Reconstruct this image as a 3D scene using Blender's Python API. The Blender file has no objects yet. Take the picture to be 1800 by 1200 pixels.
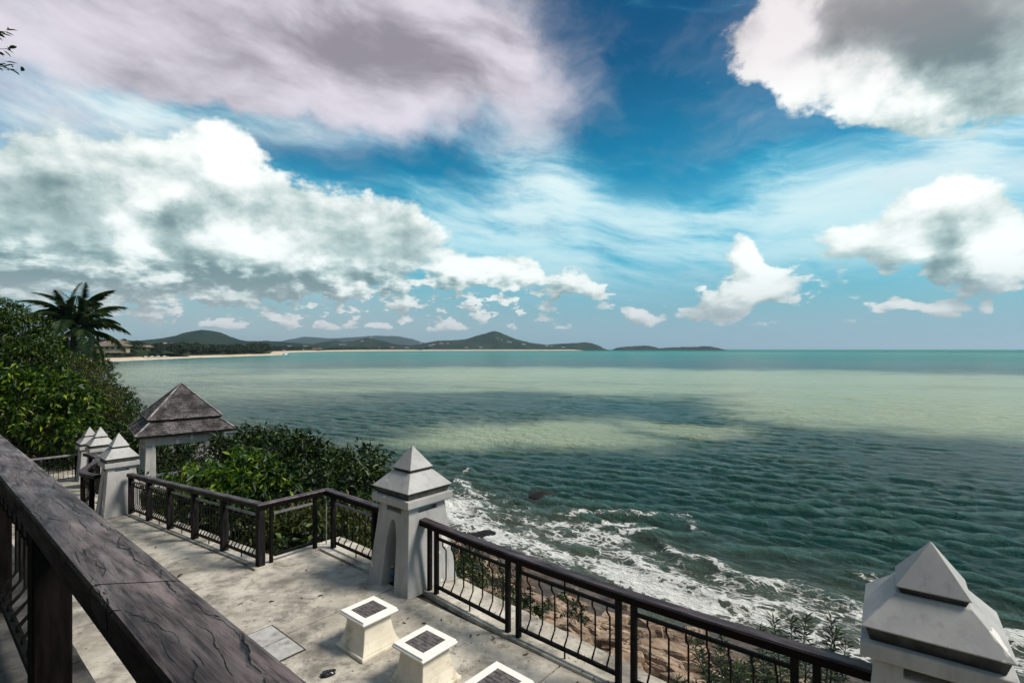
import bpy, bmesh, math, random
import numpy as np
from mathutils import Vector, Matrix, noise as mnoise

random.seed(11)
RNG = np.random.default_rng(11)
scene = bpy.context.scene
COL = scene.collection

# ------------------------------------------------------------------ camera
# world: X right, Y forward (out over the bay), Z up; the lower terrace floor is z = 0, the sea z = -9
cam_data = bpy.data.cameras.new('camera')
cam_data.sensor_width = 36.0
cam_data.lens = 18.2
cam_data.shift_y = 0.0075
cam_data.clip_start = 0.05
cam_data.clip_end = 200000.0
cam = bpy.data.objects.new('camera', cam_data)
COL.objects.link(cam)
cam.location = (0, 0, 3.43)
cam.rotation_euler = (math.radians(90), 0, 0)
scene.camera = cam

scene.render.engine = 'CYCLES'
scene.cycles.use_denoising = True
scene.cycles.use_adaptive_sampling = True
scene.cycles.adaptive_threshold = 0.02
scene.cycles.max_bounces = 6
scene.cycles.diffuse_bounces = 3
scene.cycles.glossy_bounces = 3
scene.cycles.transmission_bounces = 4
scene.cycles.volume_bounces = 0
scene.cycles.transparent_max_bounces = 6
scene.cycles.caustics_reflective = False
scene.cycles.caustics_refractive = False
scene.view_settings.view_transform = 'Standard'
scene.view_settings.look = 'None'
scene.view_settings.exposure = 0.12
scene.view_settings.gamma = 1.0
scene.view_settings.use_curve_mapping = False


# ------------------------------------------------------------------ node expressions
class Sock:
    """A socket with arithmetic, so that node graphs can be written as formulas."""
    def __init__(self, nt, s):
        self.nt, self.s = nt, s

    def _m(self, op, *a, clamp=False):
        n = self.nt.nodes.new('ShaderNodeMath')
        n.operation = op
        n.use_clamp = clamp
        for i, v in enumerate(a):
            if isinstance(v, Sock):
                self.nt.links.new(v.s, n.inputs[i])
            else:
                n.inputs[i].default_value = float(v)
        return Sock(self.nt, n.outputs[0])

    def __add__(self, o): return self._m('ADD', self, o)
    __radd__ = __add__
    def __sub__(self, o): return self._m('SUBTRACT', self, o)
    def __rsub__(self, o): return self._m('SUBTRACT', o, self)
    def __mul__(self, o): return self._m('MULTIPLY', self, o)
    __rmul__ = __mul__
    def __truediv__(self, o): return self._m('DIVIDE', self, o)
    def __rtruediv__(self, o): return self._m('DIVIDE', o, self)
    def pow(self, o): return self._m('POWER', self, o)
    def rpow(self, base): return self._m('POWER', base, self)
    def abs(self): return self._m('ABSOLUTE', self)
    def sin(self): return self._m('SINE', self)
    def fract(self): return self._m('FRACT', self)
    def min(self, o): return self._m('MINIMUM', self, o)
    def max(self, o): return self._m('MAXIMUM', self, o)
    def clamp(self): return self._m('ADD', self, 0.0, clamp=True)
    def fn(self, op, *a): return self._m(op, self, *a)

    def step(self, lo, hi, a=0.0, b=1.0):
        n = self.nt.nodes.new('ShaderNodeMapRange')
        n.interpolation_type = 'SMOOTHSTEP'
        self.nt.links.new(self.s, n.inputs[0])
        for i, v in enumerate((lo, hi, a, b)):
            n.inputs[i + 1].default_value = v
        return Sock(self.nt, n.outputs[0])


def node(nt, typ, **kw):
    n = nt.nodes.new(typ)
    for k, v in kw.items():
        setattr(n, k, v)
    return n


def put(nt, inp, v):
    if isinstance(v, Sock):
        nt.links.new(v.s, inp)
    elif isinstance(v, (tuple, list)) and len(v) == 3 and len(getattr(inp, 'default_value', [])) == 4:
        inp.default_value = (*v, 1.0)
    else:
        inp.default_value = v


def noise_tex(nt, vec, scale, detail=4.0, rough=0.5, dist=0.0, out='Fac', lac=2.0):
    n = node(nt, 'ShaderNodeTexNoise')
    if vec is not None:
        put(nt, n.inputs['Vector'], vec)
    n.inputs['Scale'].default_value = scale
    n.inputs['Detail'].default_value = detail
    n.inputs['Roughness'].default_value = rough
    n.inputs['Distortion'].default_value = dist
    n.inputs['Lacunarity'].default_value = lac
    return Sock(nt, n.outputs[0 if out == 'Fac' else 1])


def vmath(nt, op, a, b=None, out=0):
    n = node(nt, 'ShaderNodeVectorMath', operation=op)
    put(nt, n.inputs[0], a)
    if b is not None:
        put(nt, n.inputs[1], b)
    return Sock(nt, n.outputs[out])


def vscale(nt, a, k):
    n = node(nt, 'ShaderNodeVectorMath', operation='SCALE')
    put(nt, n.inputs[0], a)
    put(nt, n.inputs['Scale'], k)
    return Sock(nt, n.outputs[0])


def xyz(nt, x, y, z=0.0):
    n = node(nt, 'ShaderNodeCombineXYZ')
    for i, v in enumerate((x, y, z)):
        put(nt, n.inputs[i], v)
    return Sock(nt, n.outputs[0])


def split(nt, v):
    n = node(nt, 'ShaderNodeSeparateXYZ')
    put(nt, n.inputs[0], v)
    return [Sock(nt, o) for o in n.outputs]


def mix(nt, f, a, b, blend='MIX'):
    n = node(nt, 'ShaderNodeMix', data_type='RGBA', blend_type=blend)
    put(nt, n.inputs[0], f)
    put(nt, n.inputs[6], a)
    put(nt, n.inputs[7], b)
    return Sock(nt, n.outputs[2])


def rgb_scale(nt, c, k):
    return vscale(nt, c, k)


# ------------------------------------------------------------------ world: daylight sky with broken cloud
SUN_AZ, SUN_EL = 97.0, 50.0          # degrees: azimuth clockwise from +Y, elevation
world = bpy.data.worlds.new('World')
scene.world = world
world.use_nodes = True
wt = world.node_tree
wt.nodes.clear()

# cloud masses: azimuth, elevation, half widths (degrees), strength
CUMULUS = [(-29.3, 18.3, 3.6, 2.7, 1.0), (-33.4, 15.6, 6.6, 3.9, 0.85), (-40.6, 12.5, 6.9, 3.9, 0.85), (-35.5, 9.9, 11.7, 4.2, 1.0), (-23.7, 11.7, 12.1, 4.1, 0.85), (-14.8, 12.9, 7.1, 3.8, 0.6), (-43.4, 8.0, 5.0, 3.4, 0.9), (-20.5, 8.5, 8.3, 2.4, 0.7), (-37.6, 6.2, 11.1, 1.4, 0.4), (40.2, 12.8, 2.8, 1.9, 1.05), (42.9, 8.0, 3.2, 2.5, 1.05), (37.6, 9.9, 3.6, 2.4, 0.7), (33.0, 10.4, 4.9, 2.3, 0.5), (24.3, 9.4, 1.6, 2.3, 0.85), (25.5, 5.7, 3.8, 1.5, 0.9), (-0.9, 8.4, 5.0, 2.1, 0.85), (-6.6, 8.1, 2.0, 1.6, 0.8), (13.3, 3.7, 1.9, 0.9, 0.8), (21.7, 4.1, 2.7, 1.0, 0.8), (36.2, 3.9, 1.6, 0.7, 0.75), (39.5, 3.4, 1.5, 0.7, 0.75), (42.9, 3.5, 0.7, 1.0, 0.7), (36.0, 27.9, 9.9, 4.8, 1.2), (42.7, 23.8, 6.5, 5.8, 1.1), (29.7, 28.3, 5.7, 3.4, 0.8), (36.0, 21.8, 5.0, 2.9, 0.9), (6.9, 6.8, 3.1, 1.4, 0.55)]
LIT = [(-29.0, 18.3, 2.6, 2.7, 1.1), (-34.5, 13.5, 1.9, 1.7, 0.9), (-36.2, 9.6, 1.8, 2.2, 1.0), (-27.3, 10.5, 4.0, 1.6, 0.8), (-20.5, 8.8, 3.0, 1.0, 0.8), (-31.1, 11.4, 1.8, 1.6, 0.5), (-42.7, 8.5, 2.4, 1.1, 0.4), (40.2, 13.2, 2.6, 1.7, 0.8), (43.0, 8.2, 2.4, 2.3, 1.0), (24.8, 9.3, 1.3, 2.2, 0.9), (31.1, 24.5, 5.5, 2.7, 1.0), (36.0, 20.7, 4.5, 2.2, 1.0), (27.8, 28.3, 3.0, 2.6, 0.6), (28.8, 29.4, 2.9, 1.7, 0.5), (-1.3, 8.4, 3.8, 1.5, 0.8), (-6.6, 8.1, 1.6, 1.2, 0.7), (38.4, 8.6, 1.5, 1.2, 0.6), (25.5, 5.9, 3.1, 1.0, 0.5), (39.1, 25.3, 5.7, 3.2, -0.75), (33.4, 28.6, 4.4, 2.4, -0.4), (-41.7, 13.2, 3.2, 1.8, -0.45), (-32.7, 12.0, 1.8, 2.0, -0.6), (-27.8, 13.9, 3.4, 2.1, -0.4), (-27.3, 6.7, 4.5, 0.9, -0.7), (-36.4, 5.9, 6.9, 0.8, -0.6), (39.3, 8.2, 1.2, 1.9, -0.8), (-15.9, 12.2, 5.2, 2.3, -0.2)]
VEIL = [(-40.6, 23.7, 13.1, 6.0, 0.95), (-20.5, 30.2, 18.2, 6.2, 1.1), (-6.9, 32.1, 7.4, 4.5, 0.75), (-0.6, 28.5, 5.0, 3.9, 0.6), (-15.9, 25.7, 14.0, 3.9, 0.65), (1.9, 22.9, 3.8, 3.7, 0.4), (-37.6, 21.0, 8.7, 1.1, -0.45), (-27.8, 22.2, 8.9, 1.1, -0.5)]
VEIL_DARK = [(-24.8, 29.0, 13.5, 3.5, 1.0), (-12.4, 28.0, 10.8, 2.9, 0.9), (-32.1, 24.7, 5.4, 2.2, 0.3)]
CIRRUS = [(-20.5, 21.9, 17.7, 3.0, 0.6), (1.9, 21.3, 5.7, 6.0, 0.7), (6.3, 17.3, 4.4, 2.9, 0.5), (15.4, 10.5, 26.9, 4.7, 1.0), (-12.4, 15.3, 18.0, 4.0, 0.8), (36.0, 13.3, 10.7, 3.1, 0.85), (25.3, 17.9, 12.4, 1.9, 0.75), (-37.6, 19.0, 12.7, 3.1, 0.8), (-42.7, 16.0, 4.8, 2.6, 0.5), (43.0, 17.6, 4.7, 3.3, 0.6), (18.2, 13.8, 17.0, 2.3, 0.4), (-17.1, 19.1, 11.5, 1.4, -0.85), (18.8, 16.8, 6.8, 1.4, -0.8), (15.4, 26.7, 11.7, 6.3, -0.7), (-41.0, 16.3, 3.6, 0.8, -0.8)]


def blob_sum(nt, p, blobs, start=0.0):
    acc = None
    for (a, e, ra, re, w) in blobs:
        q = vmath(nt, 'SUBTRACT', p, (a, e, 0.0))
        q = vmath(nt, 'MULTIPLY', q, (1.0 / ra, 1.0 / re, 0.0))
        d = vmath(nt, 'DOT_PRODUCT', q, q, out=1)
        g = d.rpow(0.3679) * w
        acc = g if acc is None else acc + g
    return acc + start


def cloud_group():
    """density of the cumulus at a direction given as (azimuth, elevation, 0) in degrees"""
    g = bpy.data.node_groups.new('cumulus_density', 'ShaderNodeTree')
    g.interface.new_socket('P', in_out='INPUT', socket_type='NodeSocketVector')
    g.interface.new_socket('D', in_out='OUTPUT', socket_type='NodeSocketFloat')
    gi = g.nodes.new('NodeGroupInput')
    go = g.nodes.new('NodeGroupOutput')
    p = Sock(g, gi.outputs[0])
    w = noise_tex(g, p, 0.16, 4, 0.55, out='Color')
    w = vmath(g, 'SUBTRACT', w, (0.5, 0.5, 0.5))
    pw = vmath(g, 'ADD', p, vmath(g, 'MULTIPLY', w, (5.0, 3.2, 0.0)))
    m = blob_sum(g, pw, CUMULUS)
    a, e, _ = split(g, p)
    # the cloud cover goes on, in the same broken fashion, outside the modelled masses
    away = a.abs().step(52, 68)
    away = away.max(e.step(38, 50))
    cover = noise_tex(g, p, 0.028, 2, 0.5).step(0.42, 0.66) * 1.0
    m = m + away * cover
    # row upon row of small cumulus towards the horizon
    pl = vmath(g, 'MULTIPLY', p, (0.36, 0.70, 1.0))
    small = noise_tex(g, pl, 1.0, 4, 0.55).step(0.42, 0.62)
    left = a.step(14, -10, 0.42, 1.0)
    band = e.step(1.2, 2.8) * e.step(11.5, 6.0)
    m = m + small * band * left * 0.85
    n = noise_tex(g, vmath(g, 'MULTIPLY', p, (0.20, 0.30, 1.0)), 1.0, 8, 0.60)
    fine = e.step(2, 14, 0.55, 1.0)
    d = m + (n - 0.5) * fine * 1.35
    put(g, go.inputs[0], d) if False else g.links.new(d.s, go.inputs[0])
    return g


CG = cloud_group()


def density(p):
    n = node(wt, 'ShaderNodeGroup')
    n.node_tree = CG
    put(wt, n.inputs[0], p)
    return Sock(wt, n.outputs[0])


tc = node(wt, 'ShaderNodeTexCoord')
dirv = vmath(wt, 'NORMALIZE', Sock(wt, tc.outputs['Generated']))
dx, dy, dz = split(wt, dirv)
DEG = 57.29578
el = dz.fn('ARCSINE') * DEG
az = dx.fn('ARCTAN2', dy) * DEG
P = xyz(wt, az, el)

sky = node(wt, 'ShaderNodeTexSky', sky_type='NISHITA')
sky.sun_disc = False
sky.sun_elevation = math.radians(SUN_EL)
sky.sun_rotation = math.radians(SUN_AZ)
sky.altitude = 0.0
sky.air_density = 1.0
sky.dust_density = 0.6
sky.ozone_density = 3.0
clear = vmath(wt, 'MULTIPLY', Sock(wt, sky.outputs[0]), (0.020, 0.98, 1.02))
K = 10.0                               # radiance of one unit of cloud brightness at strength 0.1


def c10(r, g, b, k=1.0):
    return (r * K * k, g * K * k, b * K * k)


# deeper blue aloft
clear = mix(wt, el.step(13, 32), clear, vmath(wt, 'MULTIPLY', clear, (0.05, 0.40, 0.54)))
# cirrus: long streaks drawn out by the wind, falling gently to the right, over a milky veil
wc = vmath(wt, 'SUBTRACT', noise_tex(wt, P, 0.040, 3, 0.50, out='Color'), (0.5, 0.5, 0.5))
pc = vmath(wt, 'ADD', P, vmath(wt, 'MULTIPLY', wc, (16.0, 9.0, 0.0)))
pa, pe, _ = split(wt, pc)
sv = xyz(wt, pa * 0.034 + pe * 0.004, pe * 0.16 + pa * 0.024)
streak = noise_tex(wt, sv, 1.0, 7, 0.60)
fil = noise_tex(wt, vmath(wt, 'MULTIPLY', sv, (2.6, 2.2, 1.0)), 1.5, 7, 0.66)
cir_m = blob_sum(wt, P, CIRRUS, 0.0) + az.abs().step(50, 66) * 0.4
cirrus = (cir_m * 0.85 + (streak - 0.5) * 2.7 + (fil - 0.5) * 1.3).step(0.0, 1.30) * el.step(1.0, 8.0)
colr = mix(wt, cirrus, clear, mix(wt, cirrus.pow(1.3), c10(0.11, 0.58, 0.76), c10(0.72, 0.88, 0.90)))
milk = el.step(19, 11) * el.step(3.5, 8.0) * (streak.step(0.36, 0.60, 0.05, 0.72))
colr = mix(wt, milk, colr, c10(0.44, 0.74, 0.82))
# veil of soft high grey-lilac cloud
pv = vmath(wt, 'ADD', P, vmath(wt, 'MULTIPLY', vmath(wt, 'SUBTRACT', noise_tex(wt, P, 0.09, 6, 0.58, out='Color'), (0.5, 0.5, 0.5)), (13.0, 9.0, 0.0)))
vn = noise_tex(wt, vmath(wt, 'MULTIPLY', pv, (0.05, 0.11, 1.0)), 1.0, 7, 0.60)
veil_m = blob_sum(wt, pv, VEIL, 0.0)
veil = (veil_m + (vn - 0.5) * 1.5).step(-0.10, 1.0)
vl = noise_tex(wt, vmath(wt, 'ADD', xyz(wt, pa * 0.045, pe * 0.13 + pa * 0.02), (3.7, 1.9, 0.0)), 1.0, 7, 0.60)
vdark = blob_sum(wt, pv, VEIL_DARK, 0.0)
veil_c = mix(wt, (vl - vdark * 0.14).step(0.24, 0.62), c10(0.30, 0.27, 0.31), c10(0.76, 0.71, 0.78))
colr = mix(wt, veil * 0.93, colr, veil_c)
# haze near the horizon
haze_c = mix(wt, az.step(-30, 20), c10(0.38, 0.45, 0.49), c10(0.29, 0.42, 0.51))
colr = mix(wt, el.step(11.0, 1.5) * 0.90, colr, haze_c)
# cumulus
D0 = density(P)
D2 = density(vmath(wt, 'ADD', P, (0.55, 1.0, 0.0)))
alpha = D0.step(0.32, 0.55) * el.step(14, 6, 0.94, 0.85)
tuft = noise_tex(wt, vmath(wt, 'ADD', vmath(wt, 'MULTIPLY', P, (0.13, 0.19, 1.0)), (2.2, 0.6, 0)), 1.0, 5, 0.50)
bright = blob_sum(wt, vmath(wt, 'ADD', P, vmath(wt, 'MULTIPLY', vmath(wt, 'SUBTRACT', noise_tex(wt, P, 0.30, 5, 0.6, out='Color'), (0.5, 0.5, 0.5)), (5.0, 4.0, 0.0))), LIT, 0.0)
warm = el.step(20, 29)
L = 0.50 + bright * (0.52 + warm * 0.16) + (D0 - D2) * (0.62 - warm * 0.45) + (tuft - 0.5) * 1.25 + (D0 * -1.0 + 1.0) * 0.10
L = L.step(0.0, 0.98)
shade_c = mix(wt, warm, c10(0.14, 0.22, 0.225), c10(0.27, 0.262, 0.268))
mid_c = mix(wt, warm, c10(0.50, 0.61, 0.59), c10(0.46, 0.44, 0.45))
lit_c = mix(wt, warm, c10(1.05, 1.07, 1.03), c10(0.88, 0.82, 0.83))
cloud_c = mix(wt, (L * 2.0).clamp(), shade_c, mid_c)
cloud_c = mix(wt, (L * 2.0 - 1.0).clamp(), cloud_c, lit_c)
cloud_c = mix(wt, el.step(8.5, 1.5) * 0.60, cloud_c, c10(0.55, 0.54, 0.56))
colr = mix(wt, alpha * el.step(0.4, 2.0), colr, cloud_c)
# below the horizon: the sea's mean colour
colr = mix(wt, el.step(-0.2, -2.0), colr, c10(0.06, 0.13, 0.13))

bg = node(wt, 'ShaderNodeBackground')
put(wt, bg.inputs[0], colr)
bg.inputs[1].default_value = 0.1
wo = node(wt, 'ShaderNodeOutputWorld')
wt.links.new(bg.outputs[0], wo.inputs[0])
world.cycles.sampling_method = 'MANUAL'
world.cycles.sample_map_resolution = 1024

# ------------------------------------------------------------------ sun behind thin cloud, from the right
sun_data = bpy.data.lights.new('sun', 'SUN')
sun_data.energy = 4.2
sun_data.angle = math.radians(16)
sun_data.color = (1.0, 0.92, 0.80)
sun = bpy.data.objects.new('sun', sun_data)
COL.objects.link(sun)
_a, _e = math.radians(SUN_AZ), math.radians(SUN_EL)
to_sun = Vector((math.sin(_a) * math.cos(_e), math.cos(_a) * math.cos(_e), math.sin(_e)))
sun.rotation_euler = to_sun.to_track_quat('Z', 'Y').to_euler()
sun.location = (20, -10, 40)

# ------------------------------------------------------------------ site frame: s runs along the sea rail, n out to sea
GA = math.radians(-40.0)
UX, UY = math.cos(GA), math.sin(GA)
NX, NY = -UY, UX
SEA_Z = -9.0


def W(s, n, z=0.0):
    return Vector((UX * s + NX * n, UY * s + NY * n, z))


def lerp(a, b, t):
    return a + (b - a) * t


def table(x, xs, ys):
    return np.interp(x, xs, ys)


def z_path(s):
    """height of the walk: level by the sea rail, then a ramp down along the cliff"""
    return table(s, [-70, -40, -26, -22, -15.5, -8.4, 60], [-3.4, -2.2, -1.55, -1.2, -0.62, 0.0, 0.0])


def n_rail(s):
    return 4.70 + 0.017 * (s + 2.7) ** 2


def n_shore(s):
    return table(s, [-900, -400, -160, -60, -40, -32, -26, -23.5, -21, -16, -12, -8, -2.8, 10, 60],
                 [185, 86, 34, 27, 26, 24.8, 23.7, 25, 25.1, 24, 23.3, 23.6, 24.2, 25, 27])


# ------------------------------------------------------------------ mesh helpers
class MB:
    def __init__(self):
        self.v, self.f, self.sm = [], [], []

    def add(self, verts, faces, smooth=False):
        k = len(self.v)
        self.v += [tuple(p) for p in verts]
        self.f += [tuple(i + k for i in f) for f in faces]
        self.sm += [smooth] * len(faces)
        return self

    def box(self, x0, x1, y0, y1, z0, z1):
        vs = [(x0, y0, z0), (x1, y0, z0), (x1, y1, z0), (x0, y1, z0), (x0, y0, z1), (x1, y0, z1), (x1, y1, z1), (x0, y1, z1)]
        return self.add(vs, [(3, 2, 1, 0), (4, 5, 6, 7), (0, 1, 5, 4), (1, 2, 6, 5), (2, 3, 7, 6), (3, 0, 4, 7)])

    def bar(self, a, b, w, h, up=(0, 0, 1)):
        """a beam of width w and height h whose top centre line runs from a to b"""
        a, b = Vector(a), Vector(b)
        d = (b - a).normalized()
        side = d.cross(Vector(up)).normalized() * (w / 2)
        dn = Vector((0, 0, -h))
        vs = []
        for p in (a, b):
            vs += [p - side + dn, p + side + dn, p + side, p - side]
        return self.add(vs, [(0, 1, 2, 3), (7, 6, 5, 4), (0, 4, 5, 1), (1, 5, 6, 2), (2, 6, 7, 3), (3, 7, 4, 0)])

    def tube(self, pts, radii, seg=6, cap=True, smooth=True):
        pts = [Vector(p) for p in pts]
        rings = []
        ref = Vector((0.31, 0.17, 0.93)).normalized()
        for i, p in enumerate(pts):
            d = (pts[min(i + 1, len(pts) - 1)] - pts[max(i - 1, 0)]).normalized()
            a = d.cross(ref)
            if a.length < 0.05:
                a = d.cross(Vector((1, 0, 0)))
            a.normalize()
            b = d.cross(a)
            r = radii[i] if hasattr(radii, '__len__') else radii
            rings.append([p + a * math.cos(2 * math.pi * k / seg) * r + b * math.sin(2 * math.pi * k / seg) * r for k in range(seg)])
        vs = [q for r in rings for q in r]
        fs = []
        for i in range(len(pts) - 1):
            for k in range(seg):
                k2 = (k + 1) % seg
                fs.append((i * seg + k, (i + 1) * seg + k, (i + 1) * seg + k2, i * seg + k2))
        self.add(vs, fs, smooth)
        if cap:
            self.add(rings[0], [tuple(range(seg))])
            self.add(rings[-1], [tuple(reversed(range(seg)))])
        return self

    def rings(self, rings, cap_bottom=True, cap_top=True, smooth=False):
        """loft through closed rings of equal length, given from the bottom up, counter-clockwise"""
        n = len(rings[0])
        vs = [p for r in rings for p in r]
        fs = []
        for i in range(len(rings) - 1):
            for k in range(n):
                k2 = (k + 1) % n
                fs.append((i * n + k, i * n + k2, (i + 1) * n + k2, (i + 1) * n + k))
        if cap_bottom:
            fs.append(tuple(reversed(range(n))))
        if cap_top:
            fs.append(tuple((len(rings) - 1) * n + k for k in range(n)))
        return self.add(vs, fs, smooth)

    def mesh(self, name):
        me = bpy.data.meshes.new(name)
        me.from_pydata(self.v, [], self.f)
        me.polygons.foreach_set('use_smooth', self.sm)
        me.update()
        return me


def sq(h, z, cx=0.0, cy=0.0):
    return [(cx - h, cy - h, z), (cx + h, cy - h, z), (cx + h, cy + h, z), (cx - h, cy + h, z)]


def bevelled(me, width, segs=2, angle=30):
    bm = bmesh.new()
    bm.from_mesh(me)
    lim = math.radians(angle)
    es = [e for e in bm.edges if len(e.link_faces) == 2 and e.calc_face_angle(0) > lim]
    bmesh.ops.bevel(bm, geom=es, offset=width, segments=segs, profile=0.5, affect='EDGES', clamp_overlap=True)
    bm.to_mesh(me)
    bm.free()
    return me


def link(name, me, mat, parent=None, loc=None, rz=None):
    o = bpy.data.objects.new(name, me)
    COL.objects.link(o)
    if mat is not None and me is not None and not me.materials:
        me.materials.append(mat)
    if parent is not None:
        o.parent = parent
    if loc is not None:
        o.location = loc
    if rz is not None:
        o.rotation_euler = (0, 0, rz)
    return o


def tag(o, label=None, cat=None, group=None, kind=None):
    if label: o['label'] = label
    if cat: o['category'] = cat
    if group: o['group'] = group
    if kind: o['kind'] = kind
    return o


def thing(name, label, cat, loc=(0, 0, 0), rz=0.0, group=None):
    o = bpy.data.objects.new(name, None)
    COL.objects.link(o)
    o.empty_display_size = 0.2
    o.location = loc
    o.rotation_euler = (0, 0, rz)
    return tag(o, label, cat, group)


def copy_tree(o, parent=None):
    c = o.copy()
    COL.objects.link(c)
    c.parent = parent
    for ch in [x for x in bpy.data.objects if x.parent == o]:
        copy_tree(ch, c)
    return c


# ------------------------------------------------------------------ materials
def new_mat(name):
    m = bpy.data.materials.new(name)
    m.use_nodes = True
    nt = m.node_tree
    b = nt.nodes['Principled BSDF']
    return m, nt, b


def coords(nt, kind='Object'):
    if kind == 'World':
        return Sock(nt, node(nt, 'ShaderNodeNewGeometry').outputs['Position'])
    return Sock(nt, node(nt, 'ShaderNodeTexCoord').outputs[kind])


def bump(nt, b, h, strength=0.4, dist=0.02):
    n = node(nt, 'ShaderNodeBump')
    put(nt, n.inputs['Height'], h)
    n.inputs['Strength'].default_value = strength
    n.inputs['Distance'].default_value = dist
    nt.links.new(n.outputs[0], b.inputs['Normal'])
    return n


def mottled(name, c0, c1, scale=3.0, rough=0.7, c_dirt=None, dirt=(0.55, 0.75), dirt_scale=1.2, bump_s=0.25, bump_scale=40.0,
            space='World', spec=0.3, stretch=None, metallic=0.0):
    m, nt, b = new_mat(name)
    p = coords(nt, space)
    if stretch:
        p = vmath(nt, 'MULTIPLY', p, stretch)
    f = noise_tex(nt, p, scale, 6, 0.6).step(0.32, 0.68)
    c = mix(nt, f, c0, c1)
    if c_dirt:
        d = noise_tex(nt, vmath(nt, 'ADD', p, (7.3, 1.9, 4.1)), dirt_scale, 7, 0.65).step(*dirt)
        c = mix(nt, d, c, c_dirt)
    put(nt, b.inputs['Base Color'], c)
    b.inputs['Roughness'].default_value = rough
    b.inputs['Specular IOR Level'].default_value = spec
    b.inputs['Metallic'].default_value = metallic
    if bump_s:
        bump(nt, b, noise_tex(nt, p, bump_scale, 5, 0.6), bump_s, 0.01)
    return m


def wood_mat(name, dark, light, grain_axis_world=True, cracks=True, scale=1.0):
    """weathered hardwood: grey worn figure, dark wandering checks along the grain"""
    m, nt, b = new_mat(name)
    p = coords(nt, 'World')
    x, y, z = split(nt, p)
    s_ = x * UX + y * UY
    n_ = x * NX + y * NY
    v = xyz(nt, s_ * (1.0 * scale), n_ * (5.0 * scale), z * (5.0 * scale))
    base = noise_tex(nt, v, 3.2, 8, 0.68, 0.6)
    fine = noise_tex(nt, xyz(nt, s_ * 2.2, n_ * 55.0, z * 55.0), 2.0, 4, 0.65, 0.4)
    c = mix(nt, (base * 0.55 + fine * 0.45).step(0.38, 0.60), dark, light)
    worn = noise_tex(nt, vmath(nt, 'ADD', v, (4.0, 2.0, 0.0)), 1.6, 6, 0.65).step(0.50, 0.68)
    c = mix(nt, worn * 0.7, c, tuple(min(1.0, k * 2.1) for k in light))
    blot = noise_tex(nt, vmath(nt, 'ADD', v, (1.0, 7.0, 0.0)), 1.1, 5, 0.6, 0.5).step(0.52, 0.70)
    c = mix(nt, blot * 0.75, c, tuple(k * 0.55 for k in dark))
    h = base * 0.5 + fine * 0.3
    if cracks:
        bend = noise_tex(nt, xyz(nt, s_ * 2.6, n_ * 2.6, z), 1.2, 3, 0.5)
        small = noise_tex(nt, xyz(nt, s_ * 9.0, n_ * 9.0, z), 1.5, 3, 0.6)
        for (per, amp, off, lo) in ((9.0, 2.4, 0.0, 0.46), (24.0, 4.4, 5.0, 0.48)):
            field = n_ * per + (bend - 0.5) * amp * 0.8 + small * 0.45
            line = (field.fract() - 0.5).abs()
            gate = noise_tex(nt, vmath(nt, 'ADD', xyz(nt, s_ * 3.0, n_ * 16.0, z), (9.0 + off, 3.0, 1.0)), 1.3, 3, 0.55).step(lo, lo + 0.12)
            wid = noise_tex(nt, xyz(nt, s_ * 6.0, n_ * 20.0, z), 1.0, 2, 0.5).step(0.35, 0.7, 0.3, 1.0)
            crack = (line / wid).step(0.075, 0.015) * gate
            c = mix(nt, crack, c, (0.006, 0.005, 0.006))
            h = h - crack * 1.6
    # sides painted near black by normal: their shade is put into the colour
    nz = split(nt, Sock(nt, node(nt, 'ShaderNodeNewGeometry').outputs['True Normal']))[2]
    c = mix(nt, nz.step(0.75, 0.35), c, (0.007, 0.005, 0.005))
    put(nt, b.inputs['Base Color'], c)
    put(nt, b.inputs['Roughness'], base.step(0.3, 0.7, 0.62, 0.34))
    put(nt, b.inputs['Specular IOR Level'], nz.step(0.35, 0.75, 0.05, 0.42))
    bump(nt, b, h, 0.7, 0.012)
    return m


M = {}
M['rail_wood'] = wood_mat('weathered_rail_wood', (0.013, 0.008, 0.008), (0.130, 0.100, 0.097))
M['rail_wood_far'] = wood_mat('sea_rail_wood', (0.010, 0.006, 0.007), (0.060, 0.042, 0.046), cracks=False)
M['dark_wood'] = mottled('dark_stained_wood', (0.003, 0.0025, 0.0022), (0.010, 0.008, 0.0075), 6, 0.8, spec=0.05, bump_s=0.3, bump_scale=30, stretch=(4, 4, 0.6))
M['grey_post'] = mottled('dark_weathered_post', (0.006, 0.0055, 0.0055), (0.028, 0.025, 0.025), 5, 0.75, spec=0.08, bump_s=0.4, bump_scale=25, stretch=(4, 4, 0.5))
M['iron'] = mottled('black_painted_iron', (0.003, 0.003, 0.003), (0.009, 0.008, 0.008), 20, 0.6, spec=0.12, c_dirt=(0.04, 0.025, 0.018), dirt=(0.66, 0.8), dirt_scale=9, bump_s=0.2, bump_scale=80)
M['stain_frame'] = mottled('grey_worn_bar', (0.10, 0.10, 0.11), (0.22, 0.21, 0.22), 7, 0.5)


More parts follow.
